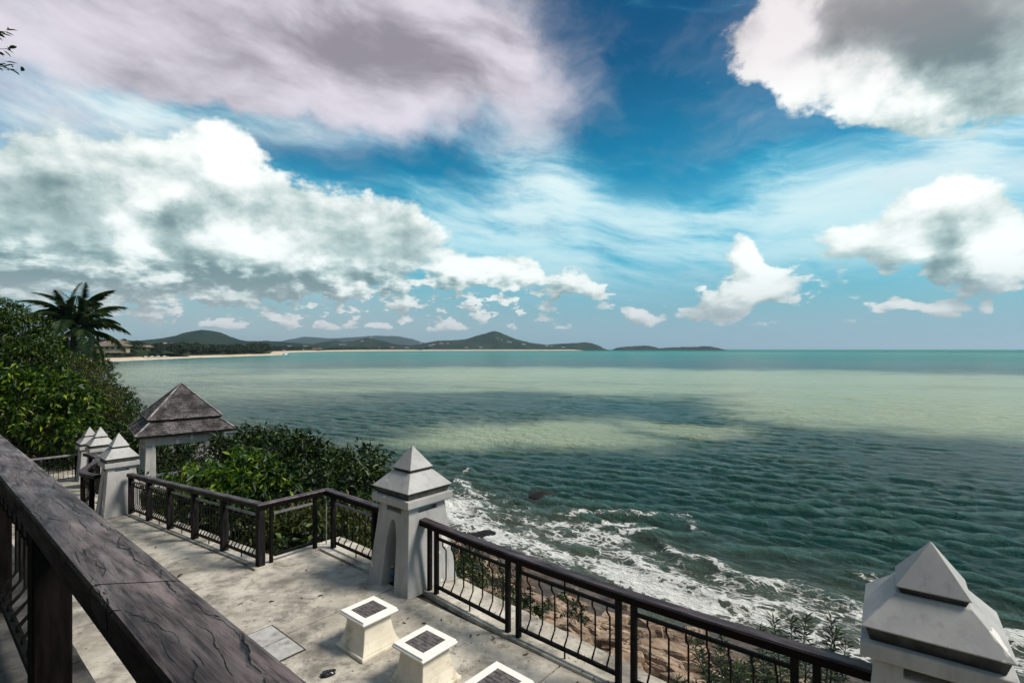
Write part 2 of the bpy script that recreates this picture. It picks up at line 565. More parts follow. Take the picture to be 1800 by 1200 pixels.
def plaster(name, c0, c1, patch, grime):
    m, nt, b = new_mat(name)
    p = coords(nt, 'Object')
    pw = coords(nt, 'World')
    f = noise_tex(nt, pw, 1.8, 6, 0.6).step(0.3, 0.7)
    c = mix(nt, f, c0, c1)
    z = split(nt, p)[2]
    streak = noise_tex(nt, vmath(nt, 'MULTIPLY', pw, (7, 7, 0.8)), 1.6, 5, 0.65).step(0.48, 0.74)
    c = mix(nt, streak * 0.42, c, grime)
    pt = noise_tex(nt, vmath(nt, 'ADD', pw, (3.1, 7.7, 0.4)), 2.6, 3, 0.45, 0.4).step(0.655, 0.665)
    c = mix(nt, pt, c, patch)
    spots = noise_tex(nt, pw, 38, 2, 0.5).step(0.72, 0.76)
    c = mix(nt, spots * 0.35, c, grime)
    put(nt, b.inputs['Base Color'], c)
    b.inputs['Roughness'].default_value = 0.62
    b.inputs['Specular IOR Level'].default_value = 0.3
    bump(nt, b, noise_tex(nt, pw, 55, 5, 0.6) * 0.4 - pt * 0.3, 0.22, 0.008)
    return m


M['plaster'] = plaster('grey_white_plaster', (0.32, 0.315, 0.315), (0.43, 0.423, 0.42), (0.66, 0.62, 0.59), (0.18, 0.175, 0.17))
M['stool_cream'] = mottled('cream_plaster', (0.64, 0.58, 0.47), (0.74, 0.68, 0.57), 5, 0.6, (0.30, 0.24, 0.17), (0.50, 0.78), 4, 0.2, 45, 'World')
M['stool_white'] = mottled('white_plaster_edge', (0.80, 0.76, 0.71), (0.88, 0.85, 0.80), 9, 0.5, (0.50, 0.45, 0.38), (0.64, 0.82), 7, 0.15, 60, 'World')
M['tile_grey'] = mottled('grey_stone_tile', (0.06, 0.055, 0.055), (0.15, 0.14, 0.135), 14, 0.6, bump_s=0.3)
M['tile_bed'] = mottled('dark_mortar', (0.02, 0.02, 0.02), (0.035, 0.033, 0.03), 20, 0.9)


def concrete(name, tint=1.0):
    m, nt, b = new_mat(name)
    p = coords(nt, 'World')
    f = noise_tex(nt, p, 0.7, 8, 0.62).step(0.34, 0.66)
    c = mix(nt, f, (0.38 * tint, 0.345 * tint, 0.29 * tint), (0.62 * tint, 0.57 * tint, 0.495 * tint))
    fine = noise_tex(nt, p, 9.0, 7, 0.7).step(0.35, 0.7)
    c = mix(nt, fine * 0.35, c, (0.25 * tint, 0.235 * tint, 0.205 * tint))
    blot = noise_tex(nt, vmath(nt, 'ADD', p, (5.5, 2.5, 0)), 1.7, 8, 0.72, 0.15).step(0.42, 0.66)
    c = mix(nt, blot * 0.85, c, (0.12 * tint, 0.11 * tint, 0.092 * tint))
    smear = noise_tex(nt, vmath(nt, 'ADD', p, (1.5, 8.5, 0)), 5.2, 8, 0.76, 0.25).step(0.54, 0.66)
    c = mix(nt, smear * 0.7, c, (0.09 * tint, 0.09 * tint, 0.08 * tint))
    spot = noise_tex(nt, vmath(nt, 'ADD', p, (8.5, 0.5, 0)), 17.0, 2, 0.4).step(0.70, 0.735)
    c = mix(nt, spot * 0.85, c, (0.045, 0.04, 0.035))
    hair = (noise_tex(nt, vmath(nt, 'ADD', p, (2.5, 6.5, 0)), 0.9, 4, 0.6, 0.5) - 0.5).abs().step(0.0035, 0.0008)
    gate = noise_tex(nt, p, 0.6, 2, 0.5).step(0.5, 0.6)
    c = mix(nt, hair * gate * 0.6, c, (0.10, 0.09, 0.075))
    put(nt, b.inputs['Base Color'], c)
    put(nt, b.inputs['Roughness'], blot.step(0, 1, 0.80, 0.55))
    b.inputs['Specular IOR Level'].default_value = 0.3
    bump(nt, b, fine * 0.6 + noise_tex(nt, p, 60, 4, 0.6) * 0.5, 0.22, 0.01)
    return m


M['concrete'] = concrete('stained_terrace_concrete')
M['concrete_pale'] = concrete('pale_kerb_concrete', 1.12)
M['joint'] = mottled('dark_joint', (0.02, 0.018, 0.015), (0.05, 0.045, 0.04), 12, 0.95)
M['lid'] = mottled('grey_stone_lid', (0.34, 0.33, 0.32), (0.46, 0.45, 0.44), 8, 0.7, (0.20, 0.19, 0.18), (0.55, 0.75), 5)
M['deck_stone'] = mottled('dark_deck_stone', (0.018, 0.018, 0.017), (0.085, 0.08, 0.076), 4, 0.7, (0.01, 0.009, 0.008), (0.5, 0.7), 3, 0.6, 30)


def rock_mat(name, c_a, c_b, c_dark, wet=True):
    m, nt, b = new_mat(name)
    p = coords(nt, 'World')
    x, y, z = split(nt, p)
    s_ = x * UX + y * UY
    n_ = x * NX + y * NY
    strata = noise_tex(nt, xyz(nt, s_ * 0.35, n_ * 1.1, z * 3.0 + n_ * 0.8), 1.6, 7, 0.65, 0.4)
    c = mix(nt, strata.step(0.34, 0.64), c_a, c_b)
    blot = noise_tex(nt, p, 0.8, 6, 0.65).step(0.48, 0.68)
    c = mix(nt, blot * 0.7, c, c_dark)
    crack = (noise_tex(nt, xyz(nt, s_ * 0.6, n_ * 1.5, z * 2.0), 1.1, 4, 0.6, 0.6) - 0.5).abs().step(0.016, 0.003)
    c = mix(nt, crack * 0.85, c, (0.02, 0.015, 0.012))
    if wet:
        w = (z + noise_tex(nt, p, 0.5, 3, 0.5) * 0.9).step(-7.2, -8.3)
        c = mix(nt, w, c, vmath(nt, 'MULTIPLY', c, (0.50, 0.46, 0.42)))
        put(nt, b.inputs['Roughness'], w.step(0, 1, 0.85, 0.30))
    else:
        b.inputs['Roughness'].default_value = 0.85
    put(nt, b.inputs['Base Color'], c)
    bump(nt, b, strata * 0.8 + noise_tex(nt, p, 6, 6, 0.65) * 0.5 - crack * 0.8, 0.7, 0.12)
    return m


M['bedrock'] = rock_mat('brown_bedrock', (0.085, 0.055, 0.036), (0.20, 0.135, 0.09), (0.04, 0.03, 0.024))
M['slab_rock'] = rock_mat('tan_slab_rock', (0.21, 0.135, 0.085), (0.43, 0.315, 0.225), (0.09, 0.055, 0.038))
M['wet_rock'] = mottled('wet_black_rock', (0.008, 0.008, 0.008), (0.022, 0.020, 0.017), 3, 0.6, spec=0.15, bump_s=0.8, bump_scale=6)

# ------------------------------------------------------------------ sea
def vnoise(x, y, seed=0):
    xi, yi = np.floor(x).astype(np.int64), np.floor(y).astype(np.int64)
    fx, fy = x - xi, y - yi
    fx, fy = fx * fx * (3 - 2 * fx), fy * fy * (3 - 2 * fy)

    def hsh(a, b):
        h = (a * 374761393 + b * 668265263 + seed * 982451653) & 0x7fffffff
        h = ((h ^ (h >> 13)) * 1274126177) & 0x7fffffff
        return ((h ^ (h >> 16)) & 0xffff) / 65535.0
    return (hsh(xi, yi) * (1 - fx) + hsh(xi + 1, yi) * fx) * (1 - fy) + (hsh(xi, yi + 1) * (1 - fx) + hsh(xi + 1, yi + 1) * fx) * fy


def vfbm(x, y, o=4, seed=0):
    v, a, tot = 0.0, 1.0, 0.0
    for i in range(o):
        v = v + a * vnoise(x * 2 ** i + 17.3 * i, y * 2 ** i + 9.1 * i, seed + i)
        tot += a
        a *= 0.5
    return v / tot


def build_sea():
    az = np.radians(np.linspace(-72, 72, 960))
    r = np.concatenate([np.geomspace(15.5, 430, 600), np.geomspace(437, 90000, 110)])
    R, A = np.meshgrid(r, az, indexing='ij')
    X, Y = R * np.sin(A), R * np.cos(A)
    S, N = UX * X + UY * Y, NX * X + NY * Y
    dist = N - n_shore(S)                                   # metres off the shoreline
    spacing = R * 0.0058
    Z = np.zeros_like(X)
    rng = np.random.default_rng(5)
    main = math.atan2(-NY, -NX)
    for i in range(96):
        lam = 0.48 * (3.4 / 0.48) ** (i / 95.0) * rng.uniform(0.92, 1.08)
        th = main + 0.15 + rng.normal(0, 0.36)
        k = 2 * math.pi / lam
        amp = 0.0180 * lam ** 0.62
        ph = rng.uniform(0, 6.283)
        w = np.clip((lam / spacing - 2.2) / 2.5, 0, 1)
        a = k * (X * math.cos(th) + Y * math.sin(th)) + ph
        Z += w * amp * (np.sin(a) + 0.25 * np.cos(2 * a))
    for i in range(10):
        lam = rng.uniform(5.0, 11.0)
        th = main + 0.1 + rng.normal(0, 0.22)
        a = 2 * math.pi / lam * (X * math.cos(th) + Y * math.sin(th)) + rng.uniform(0, 6.283)
        Z += 0.017 * np.sin(a) * np.clip((lam / spacing - 2.2) / 2.5, 0, 1)
    gust = 0.75 + 0.9 * (vfbm(X * 0.07, Y * 0.07) - 0.5) * 2
    off = np.clip(dist / 9.0, 0.25, 1)
    Z *= 0.72 * off * gust
    crest = np.clip(Z / 0.13, -1, 1)
    # breakers coming in along the rocks
    wig = 1.6 * np.sin(S * 0.21 + 1.0) + 0.9 * np.sin(S * 0.53 + 0.4) + 0.4 * np.sin(S * 1.37)
    brk = np.zeros_like(X)
    for (d0, hgt, wid) in ((2.3, 0.34, 0.7), (5.4, 0.42, 0.9), (9.5, 0.30, 1.3)):
        q = (dist + wig * (0.5 + 0.1 * d0) - d0) / wid
        along = 0.55 + 0.45 * np.sin(S * 0.33 + d0 * 2.1)
        shape = np.where(q < 0, np.exp(-(q * 1.9) ** 2), np.exp(-(q * 0.75) ** 2))
        brk = np.maximum(brk, shape * along)
        Z += hgt * shape * along * (R < 120)
    # large-scale colour fields of the sea: silt carried off the bay, and darker patches
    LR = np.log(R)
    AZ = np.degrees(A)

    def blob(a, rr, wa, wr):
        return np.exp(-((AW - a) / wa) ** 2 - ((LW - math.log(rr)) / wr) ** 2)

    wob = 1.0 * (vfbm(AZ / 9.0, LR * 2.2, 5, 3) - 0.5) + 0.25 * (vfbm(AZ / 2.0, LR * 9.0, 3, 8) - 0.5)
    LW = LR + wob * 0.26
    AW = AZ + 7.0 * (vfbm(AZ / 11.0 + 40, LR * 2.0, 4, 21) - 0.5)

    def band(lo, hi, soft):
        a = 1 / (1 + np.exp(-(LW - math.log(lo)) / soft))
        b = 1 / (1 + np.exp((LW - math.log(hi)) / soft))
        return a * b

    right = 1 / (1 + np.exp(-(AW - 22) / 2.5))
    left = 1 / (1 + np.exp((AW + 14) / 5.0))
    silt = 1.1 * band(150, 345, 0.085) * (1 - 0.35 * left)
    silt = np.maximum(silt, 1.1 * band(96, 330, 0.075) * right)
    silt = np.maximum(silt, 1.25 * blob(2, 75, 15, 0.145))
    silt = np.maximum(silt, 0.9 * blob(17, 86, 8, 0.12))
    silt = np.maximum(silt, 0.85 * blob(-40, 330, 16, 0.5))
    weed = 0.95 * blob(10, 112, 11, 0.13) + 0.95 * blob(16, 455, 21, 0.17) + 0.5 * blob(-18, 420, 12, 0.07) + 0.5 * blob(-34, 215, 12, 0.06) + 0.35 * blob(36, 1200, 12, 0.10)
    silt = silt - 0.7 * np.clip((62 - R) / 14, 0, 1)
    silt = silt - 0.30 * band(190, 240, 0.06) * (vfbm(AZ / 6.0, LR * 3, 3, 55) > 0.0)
    offshore = 1 / (1 + np.exp(-(LW - math.log(560)) / 0.26))
    shallow = np.clip(1 - dist / 14.0, 0, 1) * (R < 200) + 0.55 * np.clip(1 - dist / 60.0, 0, 1) * (R > 120) * (R < 2500)
    fpat = vfbm(S * 0.22, N * 0.35, 4, 31)
    foam = np.clip(1.05 - np.abs(dist + wig * 0.5 - 1.2) / 4.2, 0, 1) * (0.10 + 1.15 * fpat) * (R < 140)
    foam = np.maximum(foam, brk * (0.25 + 1.0 * fpat) * (R < 120))
    foam = np.maximum(foam, np.clip(1 - np.abs(dist - 4) / 8.0, 0, 1) * (0.2 + 0.85 * fpat) * (R < 140))
    foam = foam * np.clip((58 - R) / 10, 0, 1)

    def wpatch(x, y, rx, ry, w):
        return w * np.exp(-((X - x) / rx) ** 2 - ((Y - y) / ry) ** 2)
    foam = np.maximum(foam, wpatch(-5.2, 40.5, 4.2, 3.0, 0.85))
    foam = np.maximum(foam, wpatch(-3.0, 36.8, 3.5, 1.8, 0.8))
    foam = np.maximum(foam, wpatch(6.8, 36.5, 2.4, 0.9, 0.86))
    foam = np.maximum(foam, wpatch(8.6, 35.2, 1.8, 0.7, 0.80))
    foam = np.maximum(foam, wpatch(3.2, 36.5, 2.0, 0.9, 0.72))
    foam = np.clip(foam, 0, 1)
    nr, na = X.shape
    V = np.stack([X, Y, Z + SEA_Z], -1).reshape(-1, 3)
    idx = np.arange(nr * na).reshape(nr, na)
    F = np.stack([idx[:-1, :-1], idx[:-1, 1:], idx[1:, 1:], idx[1:, :-1]], -1).reshape(-1, 4)[:, ::-1]
    me = bpy.data.meshes.new('sea')
    me.vertices.add(len(V))
    me.vertices.foreach_set('co', V.ravel())
    me.loops.add(F.size)
    me.loops.foreach_set('vertex_index', F.ravel().astype(np.int32))
    me.polygons.add(len(F))
    me.polygons.foreach_set('loop_start', (np.arange(len(F)) * 4).astype(np.int32))
    me.polygons.foreach_set('use_smooth', np.ones(len(F), bool))
    me.update(calc_edges=True)
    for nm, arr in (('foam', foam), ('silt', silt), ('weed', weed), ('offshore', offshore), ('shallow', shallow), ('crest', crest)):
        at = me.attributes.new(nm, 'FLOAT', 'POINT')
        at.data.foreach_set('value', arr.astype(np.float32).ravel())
    return me


def sea_mat():
    m, nt, b = new_mat('sea_water')

    def attr(n):
        a = node(nt, 'ShaderNodeAttribute')
        a.attribute_name = n
        return Sock(nt, a.outputs['Fac'])
    p = coords(nt, 'World')
    x, y, z = split(nt, p)
    th = GA + 0.10
    a_ = x * math.cos(th) + y * math.sin(th)
    c_ = y * math.cos(th) - x * math.sin(th)
    rr = vmath(nt, 'LENGTH', xyz(nt, x, y), out=1)
    # ripples: short-crested, longer along the crest; coarser wind rows farther out
    rip = noise_tex(nt, xyz(nt, a_ * 0.55, c_ * 1.4), 1.8, 6, 0.66, 0.3)
    big = noise_tex(nt, xyz(nt, a_ * 0.20, c_ * 0.56), 0.8, 6, 0.62, 0.2)
    rows = noise_tex(nt, xyz(nt, x * 0.006, y * 0.030), 1.0, 8, 0.68, 0.3)
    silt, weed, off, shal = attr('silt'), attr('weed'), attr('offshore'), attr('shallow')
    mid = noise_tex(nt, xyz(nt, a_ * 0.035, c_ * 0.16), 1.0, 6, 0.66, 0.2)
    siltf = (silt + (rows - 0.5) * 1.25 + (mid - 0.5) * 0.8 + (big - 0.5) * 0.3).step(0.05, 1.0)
    dark_patch_f = (weed + (rows - 0.5) * 0.9 + (mid - 0.5) * 0.5).step(0.15, 0.85)
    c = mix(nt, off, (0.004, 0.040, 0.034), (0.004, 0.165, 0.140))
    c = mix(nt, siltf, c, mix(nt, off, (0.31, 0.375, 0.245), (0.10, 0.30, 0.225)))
    c = mix(nt, dark_patch_f * 0.88, c, (0.013, 0.070, 0.075))
    c = mix(nt, shal * 0.75, c, (0.105, 0.105, 0.070))
    # crests coloured lighter: light through thin water put into the colour
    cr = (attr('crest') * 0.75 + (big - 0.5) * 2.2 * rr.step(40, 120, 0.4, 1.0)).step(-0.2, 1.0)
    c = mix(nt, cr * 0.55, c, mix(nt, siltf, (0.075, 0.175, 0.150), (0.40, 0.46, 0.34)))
    # foam: torn lace on the water, solid where it breaks
    fo = attr('foam')
    fp = xyz(nt, a_ * 0.8, c_ * 1.35)
    warp = vmath(nt, 'SUBTRACT', noise_tex(nt, fp, 1.3, 4, 0.6, out='Color'), (0.5, 0.5, 0.5))
    fpw = vmath(nt, 'ADD', fp, vscale(nt, warp, 1.3))
    vor = node(nt, 'ShaderNodeTexVoronoi', feature='DISTANCE_TO_EDGE')
    put(nt, vor.inputs['Vector'], fpw)
    vor.inputs['Scale'].default_value = 1.9
    lace = Sock(nt, vor.outputs['Distance']).step(0.0, 0.30)
    tear = noise_tex(nt, fpw, 1.1, 7, 0.66)
    foamf = (fo * 1.75 - lace * 0.42 - tear * 1.75 + 0.16).step(0.0, 0.26)
    foamf = foamf * fo.step(0.12, 0.35)
    c = mix(nt, fo.step(0.25, 0.9) * 0.45, c, (0.17, 0.20, 0.165))
    c = mix(nt, foamf, c, (0.80, 0.80, 0.77))
    put(nt, b.inputs['Base Color'], c)
    put(nt, b.inputs['Roughness'], foamf.step(0, 1, 0.16, 0.8).max(rr.step(300, 4000, 0.0, 0.40)))
    put(nt, b.inputs['IOR'], rr.step(80, 900, 1.27, 1.06))
    put(nt, b.inputs['Specular IOR Level'], rr.step(120, 1200, 0.5, 0.3))
    near = rr.step(6000, 400, 0.75, 1.0)
    h = (rip * 0.8 * rr.step(260, 40, 0.0, 1.0) + big * 0.75 * rr.step(1500, 300, 0.3, 1.0) + mid * 2.8 * rr.step(50, 160) + foamf * 0.10 + tear * foamf * 0.18)
    bn = node(nt, 'ShaderNodeBump')
    put(nt, bn.inputs['Height'], h)
    put(nt, bn.inputs['Strength'], near)
    bn.inputs['Distance'].default_value = 0.9
    nt.links.new(bn.outputs[0], b.inputs['Normal'])
    return m


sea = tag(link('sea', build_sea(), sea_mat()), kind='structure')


# ------------------------------------------------------------------ cliff and shore
def fbm(x, y, z=0.0, o=5):
    return mnoise.fractal(Vector((x, y, z)), 1.0, 2.0, o)


def z_ground(s, n):
    zp = float(z_path(s))
    if n <= 5.3:
        z = zp - 0.55
        if s < -9.0 and n < 0.3:
            z += min(3.5, (0.3 - n) * 0.22) * min(1.0, (-9.0 - s) / 6.0)
        return z
    L = float(n_shore(s)) - 5.3
    t = (n - 5.3) / L
    g = float(table(t, [0, 0.05, 0.12, 0.3, 0.45, 0.6, 0.8, 1.0, 1.3], [1, 0.80, 0.60, 0.36, 0.245, 0.16, 0.07, -0.02, -0.22]))
    z = SEA_Z + (zp - 0.55 - SEA_Z) * g
    k = min(1.0, (n - 5.3) / 3.0)
    z += k * (0.38 * fbm(s * 0.16, n * 0.3) + 0.14 * fbm(s * 0.6, n * 1.1, 3.0))
    st = 0.28
    zq = math.floor(z / st) * st + st * min(1.0, ((z / st) % 1.0) * 2.4)
    return lerp(z, zq, 0.7 * k)


def build_shore():
    ss = np.concatenate([np.arange(-190, -62, 4.0), np.arange(-62, -30, 1.0), np.arange(-30, 12, 0.3), np.arange(12, 46, 2.0)])
    nn = np.concatenate([np.arange(-6, 4, 2.5), np.arange(4, 14, 0.5), np.arange(14, 27.5, 0.26), np.arange(28, 44, 1.5)])
    vs, idx = [], {}
    for i, s in enumerate(ss):
        for j, n in enumerate(nn):
            vs.append(tuple(W(s, n, z_ground(s, n))))
    m = len(nn)
    fs = [(i * m + j, (i + 1) * m + j, (i + 1) * m + j + 1, i * m + j + 1) for i in range(len(ss) - 1) for j in range(m - 1)]
    return MB().add(vs, fs, True).mesh('shore')


shore = tag(link('rocky_shore', build_shore(), M['bedrock']), kind='structure')


def slab_mesh(seed):
    r = random.Random(seed)
    k = r.choice((5, 6, 6, 7))
    ang = sorted(2 * math.pi * (i + r.uniform(-0.3, 0.3)) / k for i in range(k))
    ex = r.uniform(1.25, 2.1)
    low, top, cap = [], [], []
    for a in ang:
        q = r.uniform(0.75, 1.1)
        x, y = math.cos(a) * 0.5 * ex * q, math.sin(a) * 0.5 * q
        low.append((x * 1.02, y * 1.04, -0.30))
        top.append((x * r.uniform(0.93, 1.0), y * r.uniform(0.9, 1.0), r.uniform(0.06, 0.14)))
        cap.append((x * 0.82, y * 0.80, r.uniform(0.13, 0.19)))
    me = MB().rings([low, top, cap]).mesh('rock_slab')
    return me


SLABS = [slab_mesh(i) for i in range(14)]
rr = random.Random(3)
for i in range(285):
    s = rr.uniform(-24, 3.5)
    n = rr.triangular(13.8, 22.3, 17.0)
    z = z_ground(s, n)
    o = link('rock_slab', SLABS[i % 14], M['slab_rock'], shore)
    k = rr.uniform(0.30, 1.0) ** 1.2 * 1.05 * (0.75 if n > 20 else 1.0)
    o.location = W(s, n, z + 0.08 + 0.10 * k)
    o.scale = (k * rr.uniform(1.0, 1.5), k, k * rr.uniform(1.0, 2.2))
    o.rotation_euler = (rr.uniform(-0.40, 0.10), rr.uniform(-0.2, 0.25), GA + rr.gauss(0.10, 0.35))

# ------------------------------------------------------------------ terrace
def slab(poly, top, thick, inset=0.012):
    """a paving slab: polygon in (s, n), laid on the walk's own gradient"""
    c = (sum(p[0] for p in poly) / len(poly), sum(p[1] for p in poly) / len(poly))
    lo, hi = [], []
    for (s, n) in poly:
        s2 = s + (inset if s < c[0] else -inset)
        n2 = n + (inset if n < c[1] else -inset)
        z = float(z_path(s)) + top
        hi.append(W(s2, n2, z))
        lo.append(W(s2, n2, z - thick))
    if sum(poly[i][0] * poly[(i + 1) % len(poly)][1] - poly[(i + 1) % len(poly)][0] * poly[i][1] for i in range(len(poly))) < 0:
        lo.reverse()
        hi.reverse()
    return MB().rings([lo, hi]).mesh('slab')


def strip_block(svals, fn_in, fn_out, ztop, zbot, name):
    vs, fs = [], []
    for s in svals:
        z = float(z_path(s))
        a, b = fn_in(s), fn_out(s)
        vs += [W(s, a, z + ztop), W(s, b, z + ztop), W(s, b, z + zbot), W(s, a, z + zbot)]
    for i in range(len(svals) - 1):
        k = i * 4
        fs += [(k, k + 4, k + 5, k + 1), (k + 1, k + 5, k + 6, k + 2), (k + 2, k + 6, k + 7, k + 3), (k + 3, k + 7, k + 4, k)]
    fs += [(0, 1, 2, 3), tuple(len(vs) - 4 + q for q in (3, 2, 1, 0))]
    return MB().add(vs, fs).mesh(name)


terrace = tag(link('terrace', strip_block(list(np.arange(-30, 5.01, 0.5)), lambda s: 0.6,
                                          lambda s: 5.0 if s > -8.3 else (3.9 if s > -19 else 5.6), -0.035, -3.4, 'terrace'), M['joint']), kind='structure')
edges = [4.9, 2.6, -0.25, -3.21, -6.09]
for a, b in zip(edges[:-1], edges[1:]):
    link('concrete_slab', slab([(b, 0.62), (a, 0.62), (a, 4.655), (b, 4.655)], 0.0, 0.12), M['concrete'], terrace)
link('concrete_slab', slab([(-8.2, 0.62), (-6.09, 0.62), (-6.09, 4.655), (-8.2, 4.655)], 0.0, 0.12), M['concrete'], terrace)
link('concrete_slab', slab([(-9.36, 0.62), (-8.2, 0.62), (-8.2, 3.60), (-9.36, 3.60)], 0.0, 0.12, 0.0), M['concrete'], terrace)
edges = [-9.36, -12.4, -15.5, -18.6]
for a, b in zip(edges[:-1], edges[1:]):
    link('concrete_slab', slab([(b, 0.62), (a, 0.62), (a, 3.60), (b, 3.60)], 0.0, 0.12), M['concrete'], terrace)
edges = [-18.6, -22.0, -26.0, -30.0]
for a, b in zip(edges[:-1], edges[1:]):
    link('concrete_slab', slab([(b, 0.62), (a, 0.62), (a, 5.5), (b, 5.5)], 0.0, 0.12), M['concrete'], terrace)
# low kerbs that carry the railings, running on as a ledge over the drop
kerb = tag(link('kerb', strip_block(list(np.arange(-5.66, 4.91, 0.3)), lambda s: n_rail(s) - 0.055 if s < 0.4 else 4.85, lambda s: 5.40 - 0.10 * (s + 5.6) if s < -2.2 else 5.07, 0.03, -0.5, 'kerb'), M['concrete_pale']), kind='structure')
link('kerb_return', strip_block([-8.46, -8.2, -7.4, -6.62], lambda s: 4.665, lambda s: 5.2, 0.031, -0.5, 'kerb'), M['concrete_pale'], kerb)
link('kerb_return', strip_block([-8.47, -8.2], lambda s: 3.58, lambda s: 4.66, 0.029, -0.5, 'kerb'), M['concrete_pale'], kerb)
link('kerb_return', strip_block(list(np.linspace(-15.3, -8.475, 12)), lambda s: 3.61, lambda s: 4.02, 0.03, -0.5, 'kerb'), M['concrete_pale'], kerb)
link('kerb_return', strip_block(list(np.linspace(-21.2, -16.2, 12)), lambda s: 3.42 - 0.2 * (s + 16.2), lambda s: 3.9 - 0.24 * (s + 16.2), 0.03, -0.5, 'kerb'), M['concrete_pale'], kerb)
# two stone lids let into the floor
link('inspection_frame', slab([(-6.43, 2.42), (-5.60, 2.42), (-5.60, 3.02), (-6.43, 3.02)], 0.004, 0.02, 0.0), M['joint'], terrace)
for a in (-6.41, -6.01):
    link('inspection_lid', slab([(a, 2.44), (a + 0.385, 2.44), (a + 0.385, 3.0), (a, 3.0)], 0.009, 0.02, 0.0), M['lid'], terrace)

# ------------------------------------------------------------------ upper deck under the photographer
deck = tag(link('upper_deck', strip_block([-12, -6, 0, 5.0], lambda s: -4.0, lambda s: 0.655, 1.74, -0.4, 'deck'), M['deck_stone']), kind='structure')
for v in deck.data.vertices:      # the deck is level although the walk below it falls
    if v.co.z > 0.5:
        v.co.z = 1.74
rd = random.Random(8)
DSTONE = []
for q in range(5):
    r = random.Random(40 + q)
    me = MB().rings([[(-.5, -.5, -.05), (.5, -.5, -.05), (.5, .5, -.05), (-.5, .5, -.05)],
                     [(-.5 + r.uniform(0, .04), -.5 + r.uniform(0, .05), 0), (.5 - r.uniform(0, .04), -.5, 0), (.5, .5 - r.uniform(0, .05), 0), (-.5, .5, 0)]]).mesh('deck_stone')
    DSTONE.append(bevelled(me, 0.035, 2))
for row, (n0, n1) in enumerate(((-0.62, -0.21), (-0.20, 0.22), (0.23, 0.648))):
    s = -11.8 + 0.1 * row
    while s < 1.2:
        L = rd.uniform(0.17, 0.27)
        o = link('deck_stone', DSTONE[rd.randrange(5)], M['deck_stone'], deck)
        o.location = W(s + L / 2, (n0 + n1) / 2, 1.78 + rd.uniform(-0.006, 0.006))
        o.scale = (L - 0.012, n1 - n0 - 0.004, 1)
        o.rotation_euler = (rd.uniform(-.012, .012), rd.uniform(-.02, .02), GA + rd.uniform(-.012, .012))
        s += L

# ------------------------------------------------------------------ unseen slope behind the deck, added to hold back sky light
hs_v, hs_n = [], [-4.05, -5, -7, -10, -14, -19, -26, -36, -50]
hs_s = list(np.arange(-60, 61, 4.0))
for s in hs_s:
    for j, n in enumerate(hs_n):
        h = 0.9 + min(24.0, (-4.05 - n) * 0.85) if j else -3.0
        hs_v.append(W(s, n + (0.8 * fbm(s * 0.1, n * 0.1) if j else 0), h + (1.2 * fbm(s * 0.15, n * 0.15) if j > 1 else 0)))
k_ = len(hs_n)
M['sky_block_hillside'] = mottled('sky_block_scrub', (0.02, 0.035, 0.012), (0.06, 0.07, 0.03), 0.6, 0.95, (0.09, 0.07, 0.045), (0.55, 0.7), 0.3, 0.8, 3)
tag(link('sky_block_hillside', MB().add(hs_v, [(i * k_ + j, i * k_ + j + 1, (i + 1) * k_ + j + 1, (i + 1) * k_ + j) for i in range(len(hs_s) - 1) for j in range(k_ - 1)], True).mesh('sky_block_hillside'), M['sky_block_hillside']), kind='structure')

# ------------------------------------------------------------------ white pyramid-capped pillars
def evaluated_boolean(me, cutters):
    """cut convex cutters out of a mesh and return the result"""
    o = bpy.data.objects.new('cut_work', me)
    COL.objects.link(o)
    tmp = []
    for c in cutters:
        co = bpy.data.objects.new('cut_tool', c)
        COL.objects.link(co)
        md = o.modifiers.new('b', 'BOOLEAN')
        md.operation = 'DIFFERENCE'
        md.solver = 'EXACT'
        md.object = co
        tmp.append(co)
    bpy.context.view_layer.update()
    dg = bpy.context.evaluated_depsgraph_get()
    res = bpy.data.meshes.new_from_object(o.evaluated_get(dg))
    for t in tmp + [o]:
        bpy.data.objects.remove(t)
    return res


def arch_cutter(half_w, spring, peak, y0, y1):
    """pointed-arch prism through the -n face"""
    prof = [(-half_w, -0.2), (half_w, -0.2), (half_w, spring)]
    for i in range(1, 9):
        t = i / 9.0
        prof.append((half_w * (1 - t) ** 0.62, spring + (peak - spring) * (1 - (1 - t) ** 1.55)))
    prof.append((0.0, peak))
    prof += [(-x, z) for (x, z) in reversed(prof[2:-1])]
    # widen towards the foot
    prof = [(x * (1.0 + 0.42 * max(0.0, (spring - z)) / (spring + 0.2)), z) for (x, z) in prof]
    lo = [(x, y0, z) for (x, z) in prof]
    hi = [(x, y1, z) for (x, z) in prof]
    return MB().rings([hi, lo]).mesh('arch')


